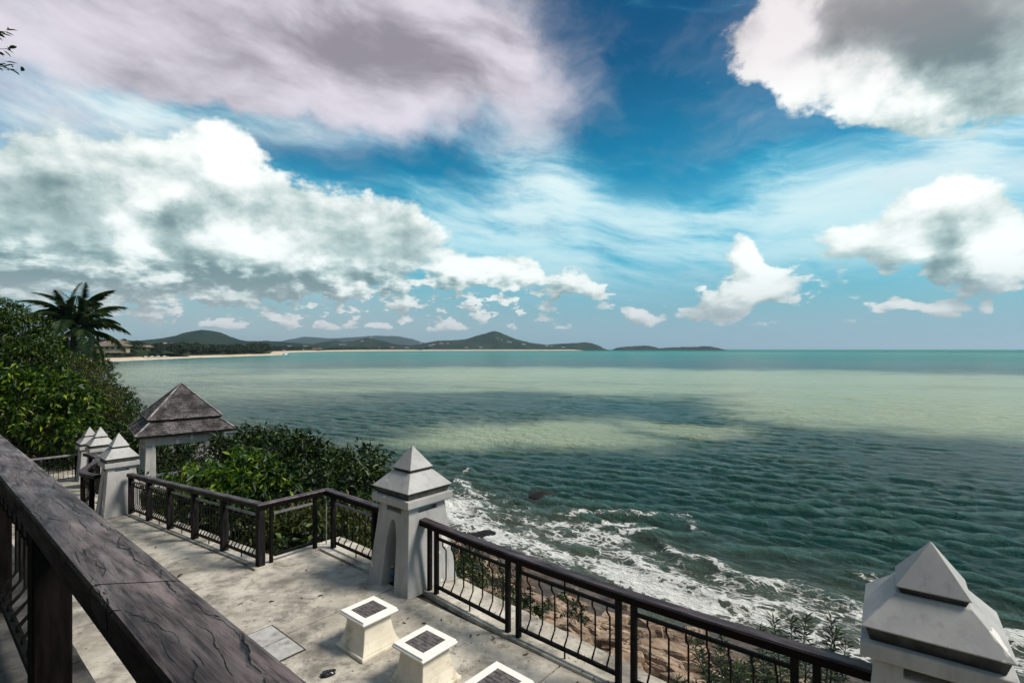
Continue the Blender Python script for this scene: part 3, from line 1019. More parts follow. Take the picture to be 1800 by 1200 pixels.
def pillar_meshes():
    body = MB().rings([sq(0.470, -0.02), sq(0.425, 0.35), sq(0.382, 0.75), sq(0.338, 1.19)]).mesh('pillar_body')
    cut = [arch_cutter(0.115, 0.62, 0.97, -0.8, 0.12)]
    slots = [(-0.17, 0.17, -0.6, -0.26), (-0.17, 0.17, 0.26, 0.6)]
    for (x0, x1, y0, y1) in slots:
        cut.append(MB().box(x0, x1, y0, y1, 1.085, 1.15).mesh('c'))
        cut.append(MB().box(y0, y1, x0, x1, 1.085, 1.15).mesh('c'))
    body = bevelled(evaluated_boolean(body, cut), 0.007, 1, 40)
    collar = bevelled(MB().rings([sq(0.415, 1.19), sq(0.425, 1.205), sq(0.425, 1.305)]).mesh('collar'), 0.006, 1)
    neck = MB().rings([sq(0.365, 1.305), sq(0.392, 1.402)]).mesh('neck')
    lower = bevelled(MB().rings([sq(0.408, 1.402), sq(0.418, 1.412), sq(0.215, 1.628)]).mesh('lower_roof'), 0.005, 1)
    neck2 = MB().rings([sq(0.185, 1.628), sq(0.200, 1.670)]).mesh('upper_neck')
    top = bevelled(MB().rings([sq(0.208, 1.670), sq(0.216, 1.678), sq(0.006, 1.985)]).mesh('pyramid_cap'), 0.004, 1)
    return dict(body=body, collar=collar, neck=neck, lower_roof=lower, upper_neck=neck2, pyramid_cap=top)


PM = pillar_meshes()
M['shadow_gap'] = mottled('dark_painted_recess', (0.035, 0.035, 0.034), (0.08, 0.08, 0.077), 6, 0.8)  # shade under the roofs, put into the colour of the necks


def pillar(s, n, z, label, dz=0.0, slim=1.0):
    t = thing('pillar', label, 'pillar', W(s, n, z), GA + dz, 'white pyramid-capped pillars along the railing')
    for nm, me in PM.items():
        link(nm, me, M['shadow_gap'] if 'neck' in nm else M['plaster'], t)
    t.scale = (slim, slim, 1.0)
    return t


P_MID = pillar(-6.13, 4.985, 0.0, 'grey-white pyramid-topped pillar with pointed arch niche in the middle of the terrace edge')
P_RIGHT = pillar(-0.09, 4.99, 0.0, 'grey-white pyramid-topped pillar cut off by the bottom right corner', math.radians(4))
P_RAMP = pillar(-15.78, 3.58, -0.64, 'grey-white pyramid-topped pillar at the foot of the long railing, in front of the gazebo', 0.0, 0.83)
P_LOW = pillar(-22.1, 4.50, -1.20, 'pillar at the low end of the curved railing, left of the gazebo', 0.0, 0.83)
P_FAR = pillar(-24.5, 4.67, -1.45, 'farthest of the pillars, peeping out behind its neighbour at far left', 0.0, 0.83)
# a scratched ring and a drip hole on the nearest cap
for (a, b, ro, ri) in ((-0.035, 0.0, 0.022, 0.0185),):
    mb = MB()
    k = 18
    vs = []
    for i in range(k):
        c, s_ = math.cos(2 * math.pi * i / k), math.sin(2 * math.pi * i / k)
        vs += [(c * ro, s_ * ro, 0), (c * ri, s_ * ri, 0)]
    mb.add(vs, [(2 * i, 2 * ((i + 1) % k), 2 * ((i + 1) % k) + 1, 2 * i + 1) for i in range(k)])
    mk = link('scratched_ring', mb.mesh('ring'), M['stain_frame'], P_RIGHT)
    tilt = math.atan2(0.325, 0.21)
    zz = 1.75
    y = -(0.216 - (zz - 1.66) * 0.21 / 0.325) - 0.0025
    mk.location = (a, y, zz)
    mk.rotation_euler = (tilt, 0, 0)

# ------------------------------------------------------------------ pedestal seats with woven tile tops
def stool_meshes():
    base = bevelled(MB().rings([sq(0.268, 0.0), sq(0.268, 0.035), sq(0.258, 0.045)]).mesh('plinth'), 0.005, 1)
    prof = [(0.248, 0.045), (0.226, 0.09), (0.205, 0.15), (0.190, 0.22), (0.180, 0.29), (0.177, 0.345)]
    body = bevelled(MB().rings([sq(h, z) for h, z in prof]).mesh('body'), 0.005, 1, 50)
    lip = bevelled(MB().rings([sq(0.178, 0.345), sq(0.222, 0.362), sq(0.240, 0.378), sq(0.240, 0.400)]).mesh('lip'), 0.005, 1)
    # frame: square ring
    o, i_, z0, z1 = 0.228, 0.150, 0.400, 0.419
    vs = sq(o, z0) + sq(o, z1) + sq(i_, z1) + sq(i_, z0)
    fs = []
    for k in range(4):
        k2 = (k + 1) % 4
        fs += [(k, k2, 4 + k2, 4 + k), (4 + k, 4 + k2, 8 + k2, 8 + k), (8 + k, 8 + k2, 12 + k2, 12 + k)]
    frame = bevelled(MB().add(vs, fs).mesh('top_frame'), 0.003, 1)
    bed = MB().rings([sq(0.1495, 0.400), sq(0.1495, 0.409)]).mesh('tile_bed')
    return dict(plinth=base, body=body, lip=lip, top_frame=frame, tile_bed=bed)


SM = stool_meshes()


def tile_piece(w, h):
    me = MB().rings([[(-w, -h, 0), (w, -h, 0), (w, h, 0), (-w, h, 0)], [(-w, -h, .007), (w, -h, .007), (w, h, .007), (-w, h, .007)]]).mesh('tile')
    return bevelled(me, 0.002, 1)


g = 0.0025
cell = 0.146
TL = tile_piece(cell / 3 - g, cell / 6 - g)
TS = tile_piece(cell / 6 - g, cell / 6 - g)


def stool(s, n, label, rz):
    t = thing('pedestal_seat', label, 'seat', W(s, n, 0.0), GA + rz, 'pedestal seats in a row on the terrace')
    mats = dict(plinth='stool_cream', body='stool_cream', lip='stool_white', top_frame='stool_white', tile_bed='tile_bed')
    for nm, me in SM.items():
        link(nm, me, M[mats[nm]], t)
    u3 = cell / 3
    for cx in (-cell / 2, cell / 2):
        for cy in (-cell / 2, cell / 2):
            for (dx_, dy_, r) in ((-u3 / 2, u3, 0), (u3, u3 / 2, 1), (u3 / 2, -u3, 0), (-u3, -u3 / 2, 1)):
                link('tile', TL, M['tile_grey'], t, (cx + dx_, cy + dy_, 0.409), r * math.pi / 2)
            link('tile', TS, M['tile_grey'], t, (cx, cy, 0.409))
    return t


stool(-5.14, 3.54, 'cream pedestal seat with tiled top, nearest the arched pillar, shown whole', 0.0)
stool(-4.13, 3.52, 'middle one of the three cream pedestal seats, its foot cut by the picture edge', math.radians(0.5))
stool(-3.11, 3.51, 'cream pedestal seat of which only the tiled top shows at the bottom edge', math.radians(-1))

# ------------------------------------------------------------------ railings
def baluster_mesh(h0, h1, bow, r=0.0105, ext_up=0.0, ext_dn=0.0):
    """bellied iron rod; local y points outwards"""
    H = h1 - h0
    pts = []
    if ext_dn:
        pts.append((0, 0, h0 - ext_dn))
    pts += [(0, 0, h0), (0, 0, h0 + H * 0.07), (0, bow * 0.5, h0 + H * 0.13), (0, bow, h0 + H * 0.20), (0, bow, h0 + H * 0.77),
            (0, bow * 0.5, h0 + H * 0.83), (0, 0, h0 + H * 0.89), (0, 0, h1)]
    if ext_up:
        pts.append((0, 0, h1 + ext_up))
    return MB().tube(pts, r, 5).mesh('baluster')


BAL = baluster_mesh(0.13, 0.80, 0.06)
BAL_LONG = baluster_mesh(0.13, 0.80, 0.06, 0.0105, 0.14, 0.12)
POSTS = {}


def post_mesh(w, h, d=None):
    key = (w, round(h, 3), d)
    if key not in POSTS:
        d2 = (d or w) / 2
        me = MB().box(-w / 2, w / 2, -d2, d2, 0, h).mesh('post')
        POSTS[key] = bevelled(me, 0.006, 1)
    return POSTS[key]


def handrail_mesh(pts, w, h):
    """a moulded wooden handrail swept along pts (top centre line)"""
    prof = [(-w / 2, -h), (w / 2, -h), (w / 2, -0.016), (w / 2 - 0.012, 0.0), (-w / 2 + 0.012, 0.0), (-w / 2, -0.016)]
    rings = []
    pts = [Vector(p) for p in pts]
    for i, p in enumerate(pts):
        if i == 0:
            d = pts[1] - p
        elif i == len(pts) - 1:
            d = p - pts[i - 1]
        else:
            d = (pts[i + 1] - p).normalized() + (p - pts[i - 1]).normalized()
        d.z = 0
        d.normalize()
        side = Vector((d.y, -d.x, 0))
        k = 1.0
        if 0 < i < len(pts) - 1:
            a = (pts[i + 1] - p)
            a.z = 0
            a.normalize()
            k = 1.0 / max(0.5, abs(a.dot(d)))
        rings.append([p + side * x * k + Vector((0, 0, z)) for (x, z) in prof])
    return MB().rings(rings).mesh('handrail')


def panel(t, A, B, z_rel, count, out, mat='iron', bars='iron', ends=0.03, top=0.80, bot=0.13, rods=True):
    """iron infill between two posts; A, B floor points; out = unit vector pointing outwards"""
    A, B = Vector(A), Vector(B)
    d = (B - A)
    L = Vector((d.x, d.y, 0)).length
    dn_ = d.normalized()
    a, b = A + d * (ends / L), B - d * (ends / L)
    link('top_bar', MB().bar(a + Vector((0, 0, top + 0.02)), b + Vector((0, 0, top + 0.02)), 0.030, 0.034).mesh('top_bar'), M[bars], t)
    link('bottom_bar', MB().bar(a + Vector((0, 0, bot + 0.02)), b + Vector((0, 0, bot + 0.02)), 0.034, 0.038).mesh('bottom_bar'), M[mat], t)
    if rods:
        rz = math.atan2(out[1], out[0]) - math.pi / 2
        for i in range(count):
            f = (i + 0.75) / (count + 0.5)
            p = A + d * f
            o = link('baluster', BAL_LONG if i == count // 2 else BAL, M[mat], t)
            o.location = p
            o.rotation_euler = (0, 0, rz)


OUT = (NX, NY)

# the sea rail between the arched pillar and the corner pillar: slightly bowed in plan
t = thing('railing', 'dark railing with bellied bars above the surf, between the arched pillar and the corner pillar', 'railing', (0, 0, 0), 0.0)
sv_ = np.linspace(-5.83, -0.42, 12)
link('handrail', handrail_mesh([W(s, n_rail(s) + 0.02, 1.0) for s in sv_], 0.135, 0.085), M['rail_wood_far'], t)
pairs = [(-5.60, -5.44), (-4.05, -3.88), (-2.55, -2.38), (-0.96, -0.80)]
for pr in pairs:
    for s in pr:
        o = link('post', post_mesh(0.058, 0.905), M['iron'], t, W(s, n_rail(s) + 0.02, 0.015), GA)
for a, b in zip(pairs[:-1], pairs[1:]):
    panel(t, W(a[1], n_rail(a[1]) + 0.02, 0.0), W(b[0], n_rail(b[0]) + 0.02, 0.0), 0, 7, OUT)

# the rail that jogs inwards left of the arched pillar and then runs down the ramp
t = thing('railing', 'dark railing that jogs inwards left of the arched pillar and follows the ramp down', 'railing', (0, 0, 0), 0.0)


def RP(s, n, h):
    return W(s, n, float(z_path(s)) + h)


link('handrail', handrail_mesh([RP(-15.35, 3.70, 1.0), RP(-12.0, 3.70, 1.0), RP(-8.4, 3.70, 1.0), RP(-8.28, 3.70, 1.0), RP(-8.28, 4.83, 1.0), RP(-6.52, 4.83, 1.0)], 0.13, 0.085), M['rail_wood_far'], t)
ramp_posts = list(np.linspace(-15.22, -8.28, 6))
for i, s in enumerate(ramp_posts):
    link('post', post_mesh(0.11, 0.925), M['grey_post'], t, RP(s, 3.70, -0.01), GA)
for a, b in zip(ramp_posts[:-1], ramp_posts[1:]):
    panel(t, RP(a + 0.05, 3.70, 0.0), RP(b - 0.05, 3.70, 0.0), 0, 9, OUT, bars='stain_frame')
link('post', post_mesh(0.05, 0.925), M['iron'], t, RP(-8.26, 3.86, -0.01), GA)
link('post', post_mesh(0.06, 0.925), M['iron'], t, RP(-8.28, 4.62, -0.01), GA)
link('corner_rod', MB().tube([RP(-8.28, 4.83, -0.01), RP(-8.28, 4.83, 0.92)], 0.011, 6).mesh('rod'), M['stain_frame'], t)
panel(t, RP(-8.27, 3.88, 0.0), RP(-8.28, 4.60, 0.0), 0, 0, (-UX, -UY), bars='stain_frame', rods=False)
for s in (-8.05, -6.86):
    link('post', post_mesh(0.075, 0.925), M['grey_post'], t, RP(s, 4.83, -0.01), GA)
panel(t, RP(-8.02, 4.83, 0.0), RP(-6.9, 4.83, 0.0), 0, 6, OUT, bars='stain_frame')

# the S-shaped rail farther down
t = thing('railing', 'short railing with a wavy wooden handrail between the two left pillars', 'railing', (0, 0, 0), 0.0)
cp = []
for i in range(15):
    f = i / 14.0
    s = lerp(-16.05, -21.6, f)
    n = lerp(3.22, 4.02, f) + 0.26 * math.sin(2 * math.pi * f) * -0.9
    cp.append((s, n, 1.0 + 0.20 * f * f))
link('handrail', handrail_mesh([RP(s, n, h) for s, n, h in cp], 0.17, 0.09), M['rail_wood_far'], t)
for i in (1, 4, 7, 10, 13):
    s, n, h = cp[i]
    link('post', post_mesh(0.10, round(h - 0.07, 2)), M['dark_wood'], t, RP(s, n, -0.01), GA)
for i0, i1 in ((1, 4), (4, 7), (7, 10), (10, 13)):
    a, b = cp[i0], cp[i1]
    A, B = RP(a[0], a[1], 0), RP(b[0], b[1], 0)
    d = (A - B).normalized()
    panel(t, A, B, 0, 7, (-d.y, d.x))

# the rail beyond the farthest pillar
t = thing('railing', 'dark railing with a pale top running left from the farthest pillar', 'railing', (0, 0, 0), 0.0)
zf = -1.45
A, B = W(-24.75, 4.4, zf), W(-25.1, 0.9, zf)
link('handrail', handrail_mesh([A + Vector((0, 0, 1.0)), (A + B) / 2 + Vector((0, 0, 0.985)), B + Vector((0, 0, 1.0))], 0.10, 0.06), M['stain_frame'], t)
for f in (0.02, 0.34, 0.66, 0.98):
    link('post', post_mesh(0.09, 0.94), M['dark_wood'], t, A.lerp(B, f), GA)
for f0, f1 in ((0.02, 0.34), (0.34, 0.66), (0.66, 0.98)):
    panel(t, A.lerp(B, f0), A.lerp(B, f1), 0, 8, (-UX, -UY), 'iron')

# the photographer's own rail, running off to the left
t = thing('railing', 'big weathered wooden handrail in the near foreground with dark posts', 'railing', W(-2.86, 0.415, 1.78), 0.0)
inv_t = -W(-2.86, 0.415, 1.78)
ZR = 2.81


def near_board(s0, s1, skew, seed):
    """a thick board with slightly wavering edges"""
    r = random.Random(seed)
    k = 26
    rings = []
    for i in range(k + 1):
        f = i / k
        ww = 0.085 + 0.0025 * mnoise.noise(Vector((i * 0.35, seed, 0)))
        w2 = 0.085 + 0.0025 * mnoise.noise(Vector((i * 0.35, seed + 9, 0)))
        dz = 0.0015 * mnoise.noise(Vector((i * 0.3, seed + 20, 0)))
        ring = []
        for (x, z) in ((-ww, -0.088), (w2, -0.088), (w2, -0.014), (w2 - 0.005, -0.004), (w2 - 0.016, 0), (-ww + 0.016, 0), (-ww + 0.005, -0.004), (-ww, -0.014)):
            sk = skew[0] * (1 - f) + skew[1] * f
            ring.append(W(lerp(s0, s1, f) + sk * x, 0.415 + x, ZR + z + dz) + inv_t)
        rings.append(ring)
    return MB().rings([list(q) for q in rings]).mesh('handrail_board')


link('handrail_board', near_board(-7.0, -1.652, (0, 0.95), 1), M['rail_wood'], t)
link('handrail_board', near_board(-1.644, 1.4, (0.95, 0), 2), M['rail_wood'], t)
link('support_beam', MB().bar(W(-7, 0.425, ZR - 0.088) + inv_t, W(1.4, 0.425, ZR - 0.088) + inv_t, 0.075, 0.075).mesh('beam'), M['dark_wood'], t)
for s in (-6.3, -4.6, -2.86, -0.9):
    link('post', post_mesh(0.125, 0.92), M['dark_wood'], t, W(s, 0.415, 1.775) + inv_t, GA)
NB_ = baluster_mesh(0.15, 0.78, 0.07, 0.011)
for a, b in ((-6.3, -4.6), (-4.6, -2.86), (-2.86, -0.9)):
    if a == -2.86:
        continue
    link('bottom_bar', MB().bar(W(a + .06, 0.415, 1.95) + inv_t, W(b - .06, 0.415, 1.95) + inv_t, 0.035, 0.04).mesh('bottom_bar'), M['iron'], t)
    k = 9
    for i in range(k):
        if a == -2.86 and i < 4:
            continue
        o = link('baluster', NB_, M['iron'], t, W(lerp(a, b, (i + 1.15) / (k + 1.3)), 0.415, 1.78) + inv_t, GA)

# ------------------------------------------------------------------ gazebo
M['shingle'] = mottled('weathered_wood_shingle', (0.026, 0.022, 0.024), (0.155, 0.138, 0.142), 2.6, 0.8, (0.02, 0.016, 0.016), (0.52, 0.70), 1.0, 0.4, 20)
M['hip_cap'] = mottled('pale_hip_cap', (0.10, 0.09, 0.092), (0.34, 0.32, 0.33), 3, 0.7, bump_s=0.3)
M['eave'] = mottled('dark_eave', (0.008, 0.006, 0.006), (0.025, 0.02, 0.018), 5, 0.7)
GZ = Vector((-12.9, 20.2, 0.0))
gz = thing('gazebo', 'open gazebo with two-tiered shingle roof on white columns', 'gazebo', (GZ.x, GZ.y, -2.55), math.radians(40.0))
Z0 = 2.55                              # local height of world zero


def shingled_roof(h0, z0, h1, z1, seed):
    r = random.Random(seed)
    mb = MB()
    slope = math.hypot(h0 - h1, z1 - z0)
    rows = max(4, int(slope / 0.085))
    for side in range(4):
        ca, sa = math.cos(side * math.pi / 2), math.sin(side * math.pi / 2)

        def put_pt(x, f, lift):
            hh = lerp(h0, h1, f)
            z = lerp(z0, z1, f)
            nx, nz = (z1 - z0) / slope, (h0 - h1) / slope
            y = -(hh + nx * lift)
            zz = z + nz * lift
            return (x * ca - y * sa, x * sa + y * ca, zz)
        for i in range(rows):
            f0, f1 = i / rows, min(1.0, (i + 1.35) / rows)
            hw0, hw1 = lerp(h0, h1, f0), lerp(h0, h1, f1)
            x = -hw0
            while x < hw0 - 0.01:
                w = r.uniform(0.07, 0.16)
                x2 = min(x + w, hw0)
                g_ = 0.004
                lift = r.uniform(0.018, 0.036)
                drop = r.uniform(-0.010, 0.012) / slope
                a0, a1 = x + g_, x2 - g_
                b0, b1 = max(-hw1, min(hw1, a0)), max(-hw1, min(hw1, a1))
                vs = [put_pt(a0, f0 + drop, lift), put_pt(a1, f0 + drop, lift), put_pt(b1, f1, 0.006), put_pt(b0, f1, 0.006),
                      put_pt(a0, f0 + drop, 0.0), put_pt(a1, f0 + drop, 0.0)]
                mb.add(vs, [(0, 1, 2, 3), (4, 5, 1, 0), (4, 0, 3), (1, 5, 2)])
                x = x2
    return mb.mesh('shingles')


def roof_tier(name, h0, z0, h1, z1, seed):
    core = link(name, MB().rings([sq(h0 - 0.01, z0 - 0.06), sq(h0, z0), sq(max(h1, 0.01), z1)]).mesh(name), M['eave'], gz)
    sh = link('shingles', shingled_roof(h0 + 0.01, z0, h1, z1, seed), M['shingle'], core)
    sh['kind'] = 'stuff'
    for k in range(4):
        a = math.radians(45 + 90 * k)
        c, s_ = math.cos(a) * math.sqrt(2), math.sin(a) * math.sqrt(2)
        p0 = Vector((c * (h0 + 0.02), s_ * (h0 + 0.02), z0 + 0.03))
        p1 = Vector((c * h1, s_ * h1, z1 + 0.04))
        link('hip_cap', MB().tube([p0, p0.lerp(p1, .5), p1], [0.040, 0.036, 0.03], 5).mesh('hip'), M['hip_cap'], core)


roof_tier('upper_roof', 1.17, Z0 + 0.86, 0.0, Z0 + 2.07, 1)
roof_tier('lower_roof', 1.56, Z0 + 0.36, 1.02, Z0 + 0.83, 2)
link('attic_band', MB().rings([sq(1.0, Z0 + 0.70), sq(1.0, Z0 + 0.90)]).mesh('attic'), M['eave'], gz)
link('soffit', MB().rings([sq(1.50, Z0 + 0.27), sq(1.50, Z0 + 0.30)]).mesh('soffit'), M['eave'], gz)
for sx_ in (-1, 1):
    for sy_ in (-1, 1):
        me = MB().rings([sq(0.20, 0.0, sx_ * 1.14, sy_ * 1.14), sq(0.145, Z0 - 0.06, sx_ * 1.09, sy_ * 1.09)]).mesh('column')
        link('column', bevelled(me, 0.01, 1), M['plaster'], gz)
for sg in (-1, 1):
    link('beam', bevelled(MB().box(-1.245, 1.245, sg * 1.09 - 0.13, sg * 1.09 + 0.13, Z0 - 0.058, Z0 + 0.266).mesh('beam'), 0.008, 1), M['plaster'], gz)
    link('beam', bevelled(MB().box(sg * 1.09 - 0.128, sg * 1.09 + 0.128, -0.955, 0.955, Z0 - 0.056, Z0 + 0.264).mesh('beam'), 0.008, 1), M['plaster'], gz)
link('floor', MB().box(-1.7, 1.7, -1.7, 1.7, -0.5, 0.0).mesh('floor'), M['concrete'], gz)
link('bench', MB().box(-0.9, 0.9, 0.75, 1.0, 0.0, 0.48).mesh('bench'), M['plaster'], gz)
gr = link('balustrade', MB().box(-0.95, 0.95, 1.06, 1.12, 0.95, 1.02).box(-0.95, 0.95, 1.06, 1.12, 0.10, 0.15).mesh('rail'), M['stool_white'], gz)
SP = MB().box(-0.018, 0.018, -0.015, 0.015, 0.15, 0.95).mesh('spindle')
for i in range(15):
    link('spindle', SP, M['stool_white'], gr, (-0.88 + i * 0.1257, 1.09, 0))

# ------------------------------------------------------------------ small things
def clear_plastic(name, col):
    m, nt, b = new_mat(name)
    b.inputs['Base Color'].default_value = (*col, 1)
    b.inputs['Transmission Weight'].default_value = 0.75
    b.inputs['Roughness'].default_value = 0.12
    b.inputs['IOR'].default_value = 1.35
    return m


M['bottle'] = clear_plastic('clear_blue_plastic', (0.55, 0.75, 0.85))
M['bottle_label'] = mottled('blue_bottle_label', (0.03, 0.12, 0.33), (0.05, 0.20, 0.45), 30, 0.4, bump_s=0)
bt = thing('water_bottle', 'plastic water bottle with a blue label standing inside the pillar niche', 'bottle', W(-6.27, 4.72, 0.0), 0.3)


def lathe(prof, seg=14):
    return MB().rings([[(r * math.cos(2 * math.pi * k / seg), r * math.sin(2 * math.pi * k / seg), z) for k in range(seg)] for (r, z) in prof], smooth=True).mesh('lathe')


link('body', lathe([(0.028, 0), (0.033, 0.006), (0.033, 0.05), (0.030, 0.06), (0.033, 0.07), (0.033, 0.15), (0.026, 0.185), (0.013, 0.205), (0.013, 0.215)]), M['bottle'], bt)
link('label', lathe([(0.0336, 0.075), (0.0336, 0.145)]), M['bottle_label'], bt)
link('cap', lathe([(0.0155, 0.213), (0.0155, 0.232), (0.013, 0.235)]), M['stool_white'], bt)

M['dead_leaf'] = mottled('dark_dead_leaf', (0.010, 0.007, 0.005), (0.045, 0.028, 0.018), 30, 0.5)
M['black_bag'] = mottled('glossy_black_bag', (0.004, 0.005, 0.005), (0.012, 0.014, 0.014), 20, 0.16, spec=0.6, bump_s=0.6, bump_scale=35)
bm = bmesh.new()
bmesh.ops.create_icosphere(bm, subdivisions=3, radius=1.0)
for v in bm.verts:
    q = v.co.copy()
    k = 1 + 0.35 * mnoise.fractal(q * 1.7, 1, 2, 4) + 0.2 * mnoise.noise(q * 4)
    v.co = Vector((q.x * 0.075 * k, q.y * 0.052 * k, max(0.001, 0.018 + q.z * 0.026 * k)))
me = bpy.data.meshes.new('scrap')
bm.to_mesh(me)
bm.free()
for p_ in me.polygons:
    p_.use_smooth = True
tag(link('plastic_scrap', me, M['black_bag'], None, W(-4.99, 2.94, 0.0), 0.5), 'crumpled glossy black scrap lying in front of the pedestal seats', 'litter')

LEAF_D = []
for q in range(4):
    r = random.Random(q)
    pts = []
    L, wd = 0.055, 0.020
    vs, fs = [], []
    for i in range(6):
        f = i / 5
        ww = wd * math.sin(math.pi * min(0.97, f * 0.9 + 0.06)) * r.uniform(0.85, 1.1)
        cz = 0.010 + 0.012 * math.sin(f * 3 + q)
        vs += [((f - .5) * 2 * L, -ww, cz + 0.006), ((f - .5) * 2 * L, 0, max(0.002, cz - 0.008)), ((f - .5) * 2 * L, ww, cz + 0.007)]
    for i in range(5):
        k = i * 3
        fs += [(k, k + 3, k + 4, k + 1), (k + 1, k + 4, k + 5, k + 2)]
    LEAF_D.append(MB().add(vs, fs, True).mesh('dead_leaf'))
LEAF_SPOTS = [(-9.0, 2.81, 1.7), (-7.02, 3.29, 1), (-6.8, 3.6, .8), (-7.29, 3.0, .9), (-6.66, 3.8, 1), (-5.0, 4.25, 1.1), (-5.2, 4.1, .8), (-4.93, 3.95, .9), (-4.35, 4.42, 1),
              (-4.1, 4.55, 1.1), (-3.62, 4.55, 1.0), (-4.9, 4.45, .9), (-5.25, 4.2, .7), (-4.3, 4.5, .7), (-2.9, 4.5, 1.2), (-3.5, 3.9, .9), (-7.6, 4.1, .9), (-11.2, 3.1, 1.1), (-10.4, 2.7, .8)]
rl = random.Random(4)
ORD = ['leftmost', 'second', 'third', 'fourth', 'fifth', 'sixth', 'seventh', 'eighth', 'ninth', 'tenth', 'eleventh', 'twelfth', 'thirteenth', 'fourteenth', 'fifteenth', 'sixteenth', 'seventeenth', 'eighteenth']
_rest = sorted(LEAF_SPOTS[1:], key=lambda q: W(q[0], q[1]).x / W(q[0], q[1]).y)
for i, (s, n, k) in enumerate(LEAF_SPOTS):
    o = link('fallen_leaf', LEAF_D[i % 4], M['dead_leaf'], None, W(s, n, float(z_path(s)) + 0.001), rl.uniform(0, 6.28))
    o.scale = (0.62 * k, 0.62 * k, 0.62 * k)
    if i == 0:
        tag(o, 'largest dark dead leaf, lying by the floor joint below the long railing', 'leaf', 'dead leaves on the terrace floor')
    else:
        k = _rest.index((s, n, k))
        tag(o, 'small dark dead leaf on the terrace, ' + ('leftmost of them all' if k == 0 else ORD[k] + ' counted from the left'), 'leaf', 'dead leaves on the terrace floor')

# round white lamp whose edge shows above the near rail
lp = thing('deck_lamp', 'round white lamp cut off by the left edge above the wooden handrail', 'lamp', W(-7.55, 0.60, 1.78), 0.0)
link('lamp_post', MB().tube([(0, 0, 0), (0, 0, 0.92)], 0.022, 8).mesh('lamp_post'), M['iron'], lp)
GM = mottled('frosted_white_globe', (0.62, 0.62, 0.62), (0.70, 0.70, 0.70), 8, 0.35, bump_s=0)
prof = [(0.02, 0.90)] + [(0.09 * math.sin(math.pi * i / 12), 0.985 - 0.085 * math.cos(math.pi * i / 12)) for i in range(1, 12)] + [(0.004, 1.07)]
link('lamp_globe', lathe(prof, 20), GM, lp)

# rocks awash
def boulder(seed, flat=0.45):
    bm = bmesh.new()
    bmesh.ops.create_icosphere(bm, subdivisions=3, radius=1.0)
    for v in bm.verts:
        q = v.co.copy() + Vector((seed * 3.3, 0, 0))
        k = 1 + 0.45 * mnoise.fractal(q * 0.9, 1, 2, 5)
        v.co = Vector((v.co.x * k * 1.15, v.co.y * k * 0.9, v.co.z * k * flat))
    me = bpy.data.meshes.new('boulder')
    bm.to_mesh(me)
    bm.free()
    for p_ in me.polygons:
        p_.use_smooth = True
    return me


for i, (x, y, sc, lab) in enumerate(((-3.6, 38.2, 0.75, 'small dark rock in the foam just right of the arched pillar'),
                                     (-1.9, 34.8, 1.05, 'dark wet rock close under the handrail beside the arched pillar'),
                                     (2.6, 44.6, 1.3, 'largest dark rock awash in the open water off the terrace'),
                                     (0.9, 42.3, 0.9, 'dark rock awash between the surf and the largest rock'),
                                     (-1.0, 47.2, 0.6, 'farthest small dark rock breaking the water'))):
    o = link('rock', boulder(i), M['wet_rock'], None, (x, y, SEA_Z - 0.22), GA + i)
    o.scale = (sc, sc, sc * 0.8)
    tag(o, lab, 'rock', 'rocks awash off the shore')

# ------------------------------------------------------------------ vegetation
def sight(px, py, dist):
    """point seen from the deck at that bearing, dist metres forward (px, py on an 1800-wide plan of the view)"""
    return Vector(((px - 900) / 910 * dist, dist, 3.43 - (py - 613.5) / 910 * dist))


def leaf_mat(name, dark, mid, light, trans=0.35, rough=0.45):
    m, nt, b = new_mat(name)
    geo = node(nt, 'ShaderNodeNewGeometry')
    rnd = Sock(nt, geo.outputs['Random Per Island'])
    p = Sock(nt, geo.outputs['Position'])
    clump = noise_tex(nt, p, 0.8, 3, 0.5)
    c = mix(nt, (clump + (rnd - 0.5) * 0.35).step(0.34, 0.62), dark, mid)
    c = mix(nt, rnd.step(0.74, 0.96), c, light)
    put(nt, b.inputs['Base Color'], c)
    b.inputs['Roughness'].default_value = rough
    b.inputs['Specular IOR Level'].default_value = 0.35
    tr = node(nt, 'ShaderNodeBsdfTranslucent')
    put(nt, tr.inputs[0], vmath(nt, 'MULTIPLY', c, (1.1, 1.25, 0.5)))
    mx = node(nt, 'ShaderNodeMixShader')
    mx.inputs[0].default_value = trans
    nt.links.new(b.outputs[0], mx.inputs[1])
    nt.links.new(tr.outputs[0], mx.inputs[2])
    nt.links.new(mx.outputs[0], nt.nodes['Material Output'].inputs[0])
    return m


M['leaf_bright'] = leaf_mat('bright_broad_leaf', (0.006, 0.022, 0.003), (0.040, 0.100, 0.008), (0.24, 0.31, 0.022), 0.35)
M['leaf_dark'] = leaf_mat('dark_leaf', (0.004, 0.012, 0.003), (0.015, 0.036, 0.007), (0.07, 0.11, 0.015), 0.22)
M['leaf_mid'] = leaf_mat('mid_green_leaf', (0.008, 0.024, 0.004), (0.034, 0.070, 0.010), (0.14, 0.18, 0.02), 0.3)
M['leaf_olive'] = leaf_mat('olive_leaf', (0.020, 0.032, 0.006), (0.060, 0.075, 0.012), (0.13, 0.13, 0.03), 0.3)
M['leaf_palm'] = leaf_mat('palm_leaf', (0.014, 0.034, 0.014), (0.034, 0.066, 0.026), (0.08, 0.11, 0.04), 0.3, 0.35)
M['bark'] = mottled('grey_brown_bark', (0.035, 0.028, 0.022), (0.10, 0.085, 0.07), 5, 0.9, bump_s=0.6, bump_scale=14, stretch=(3, 3, 0.7))


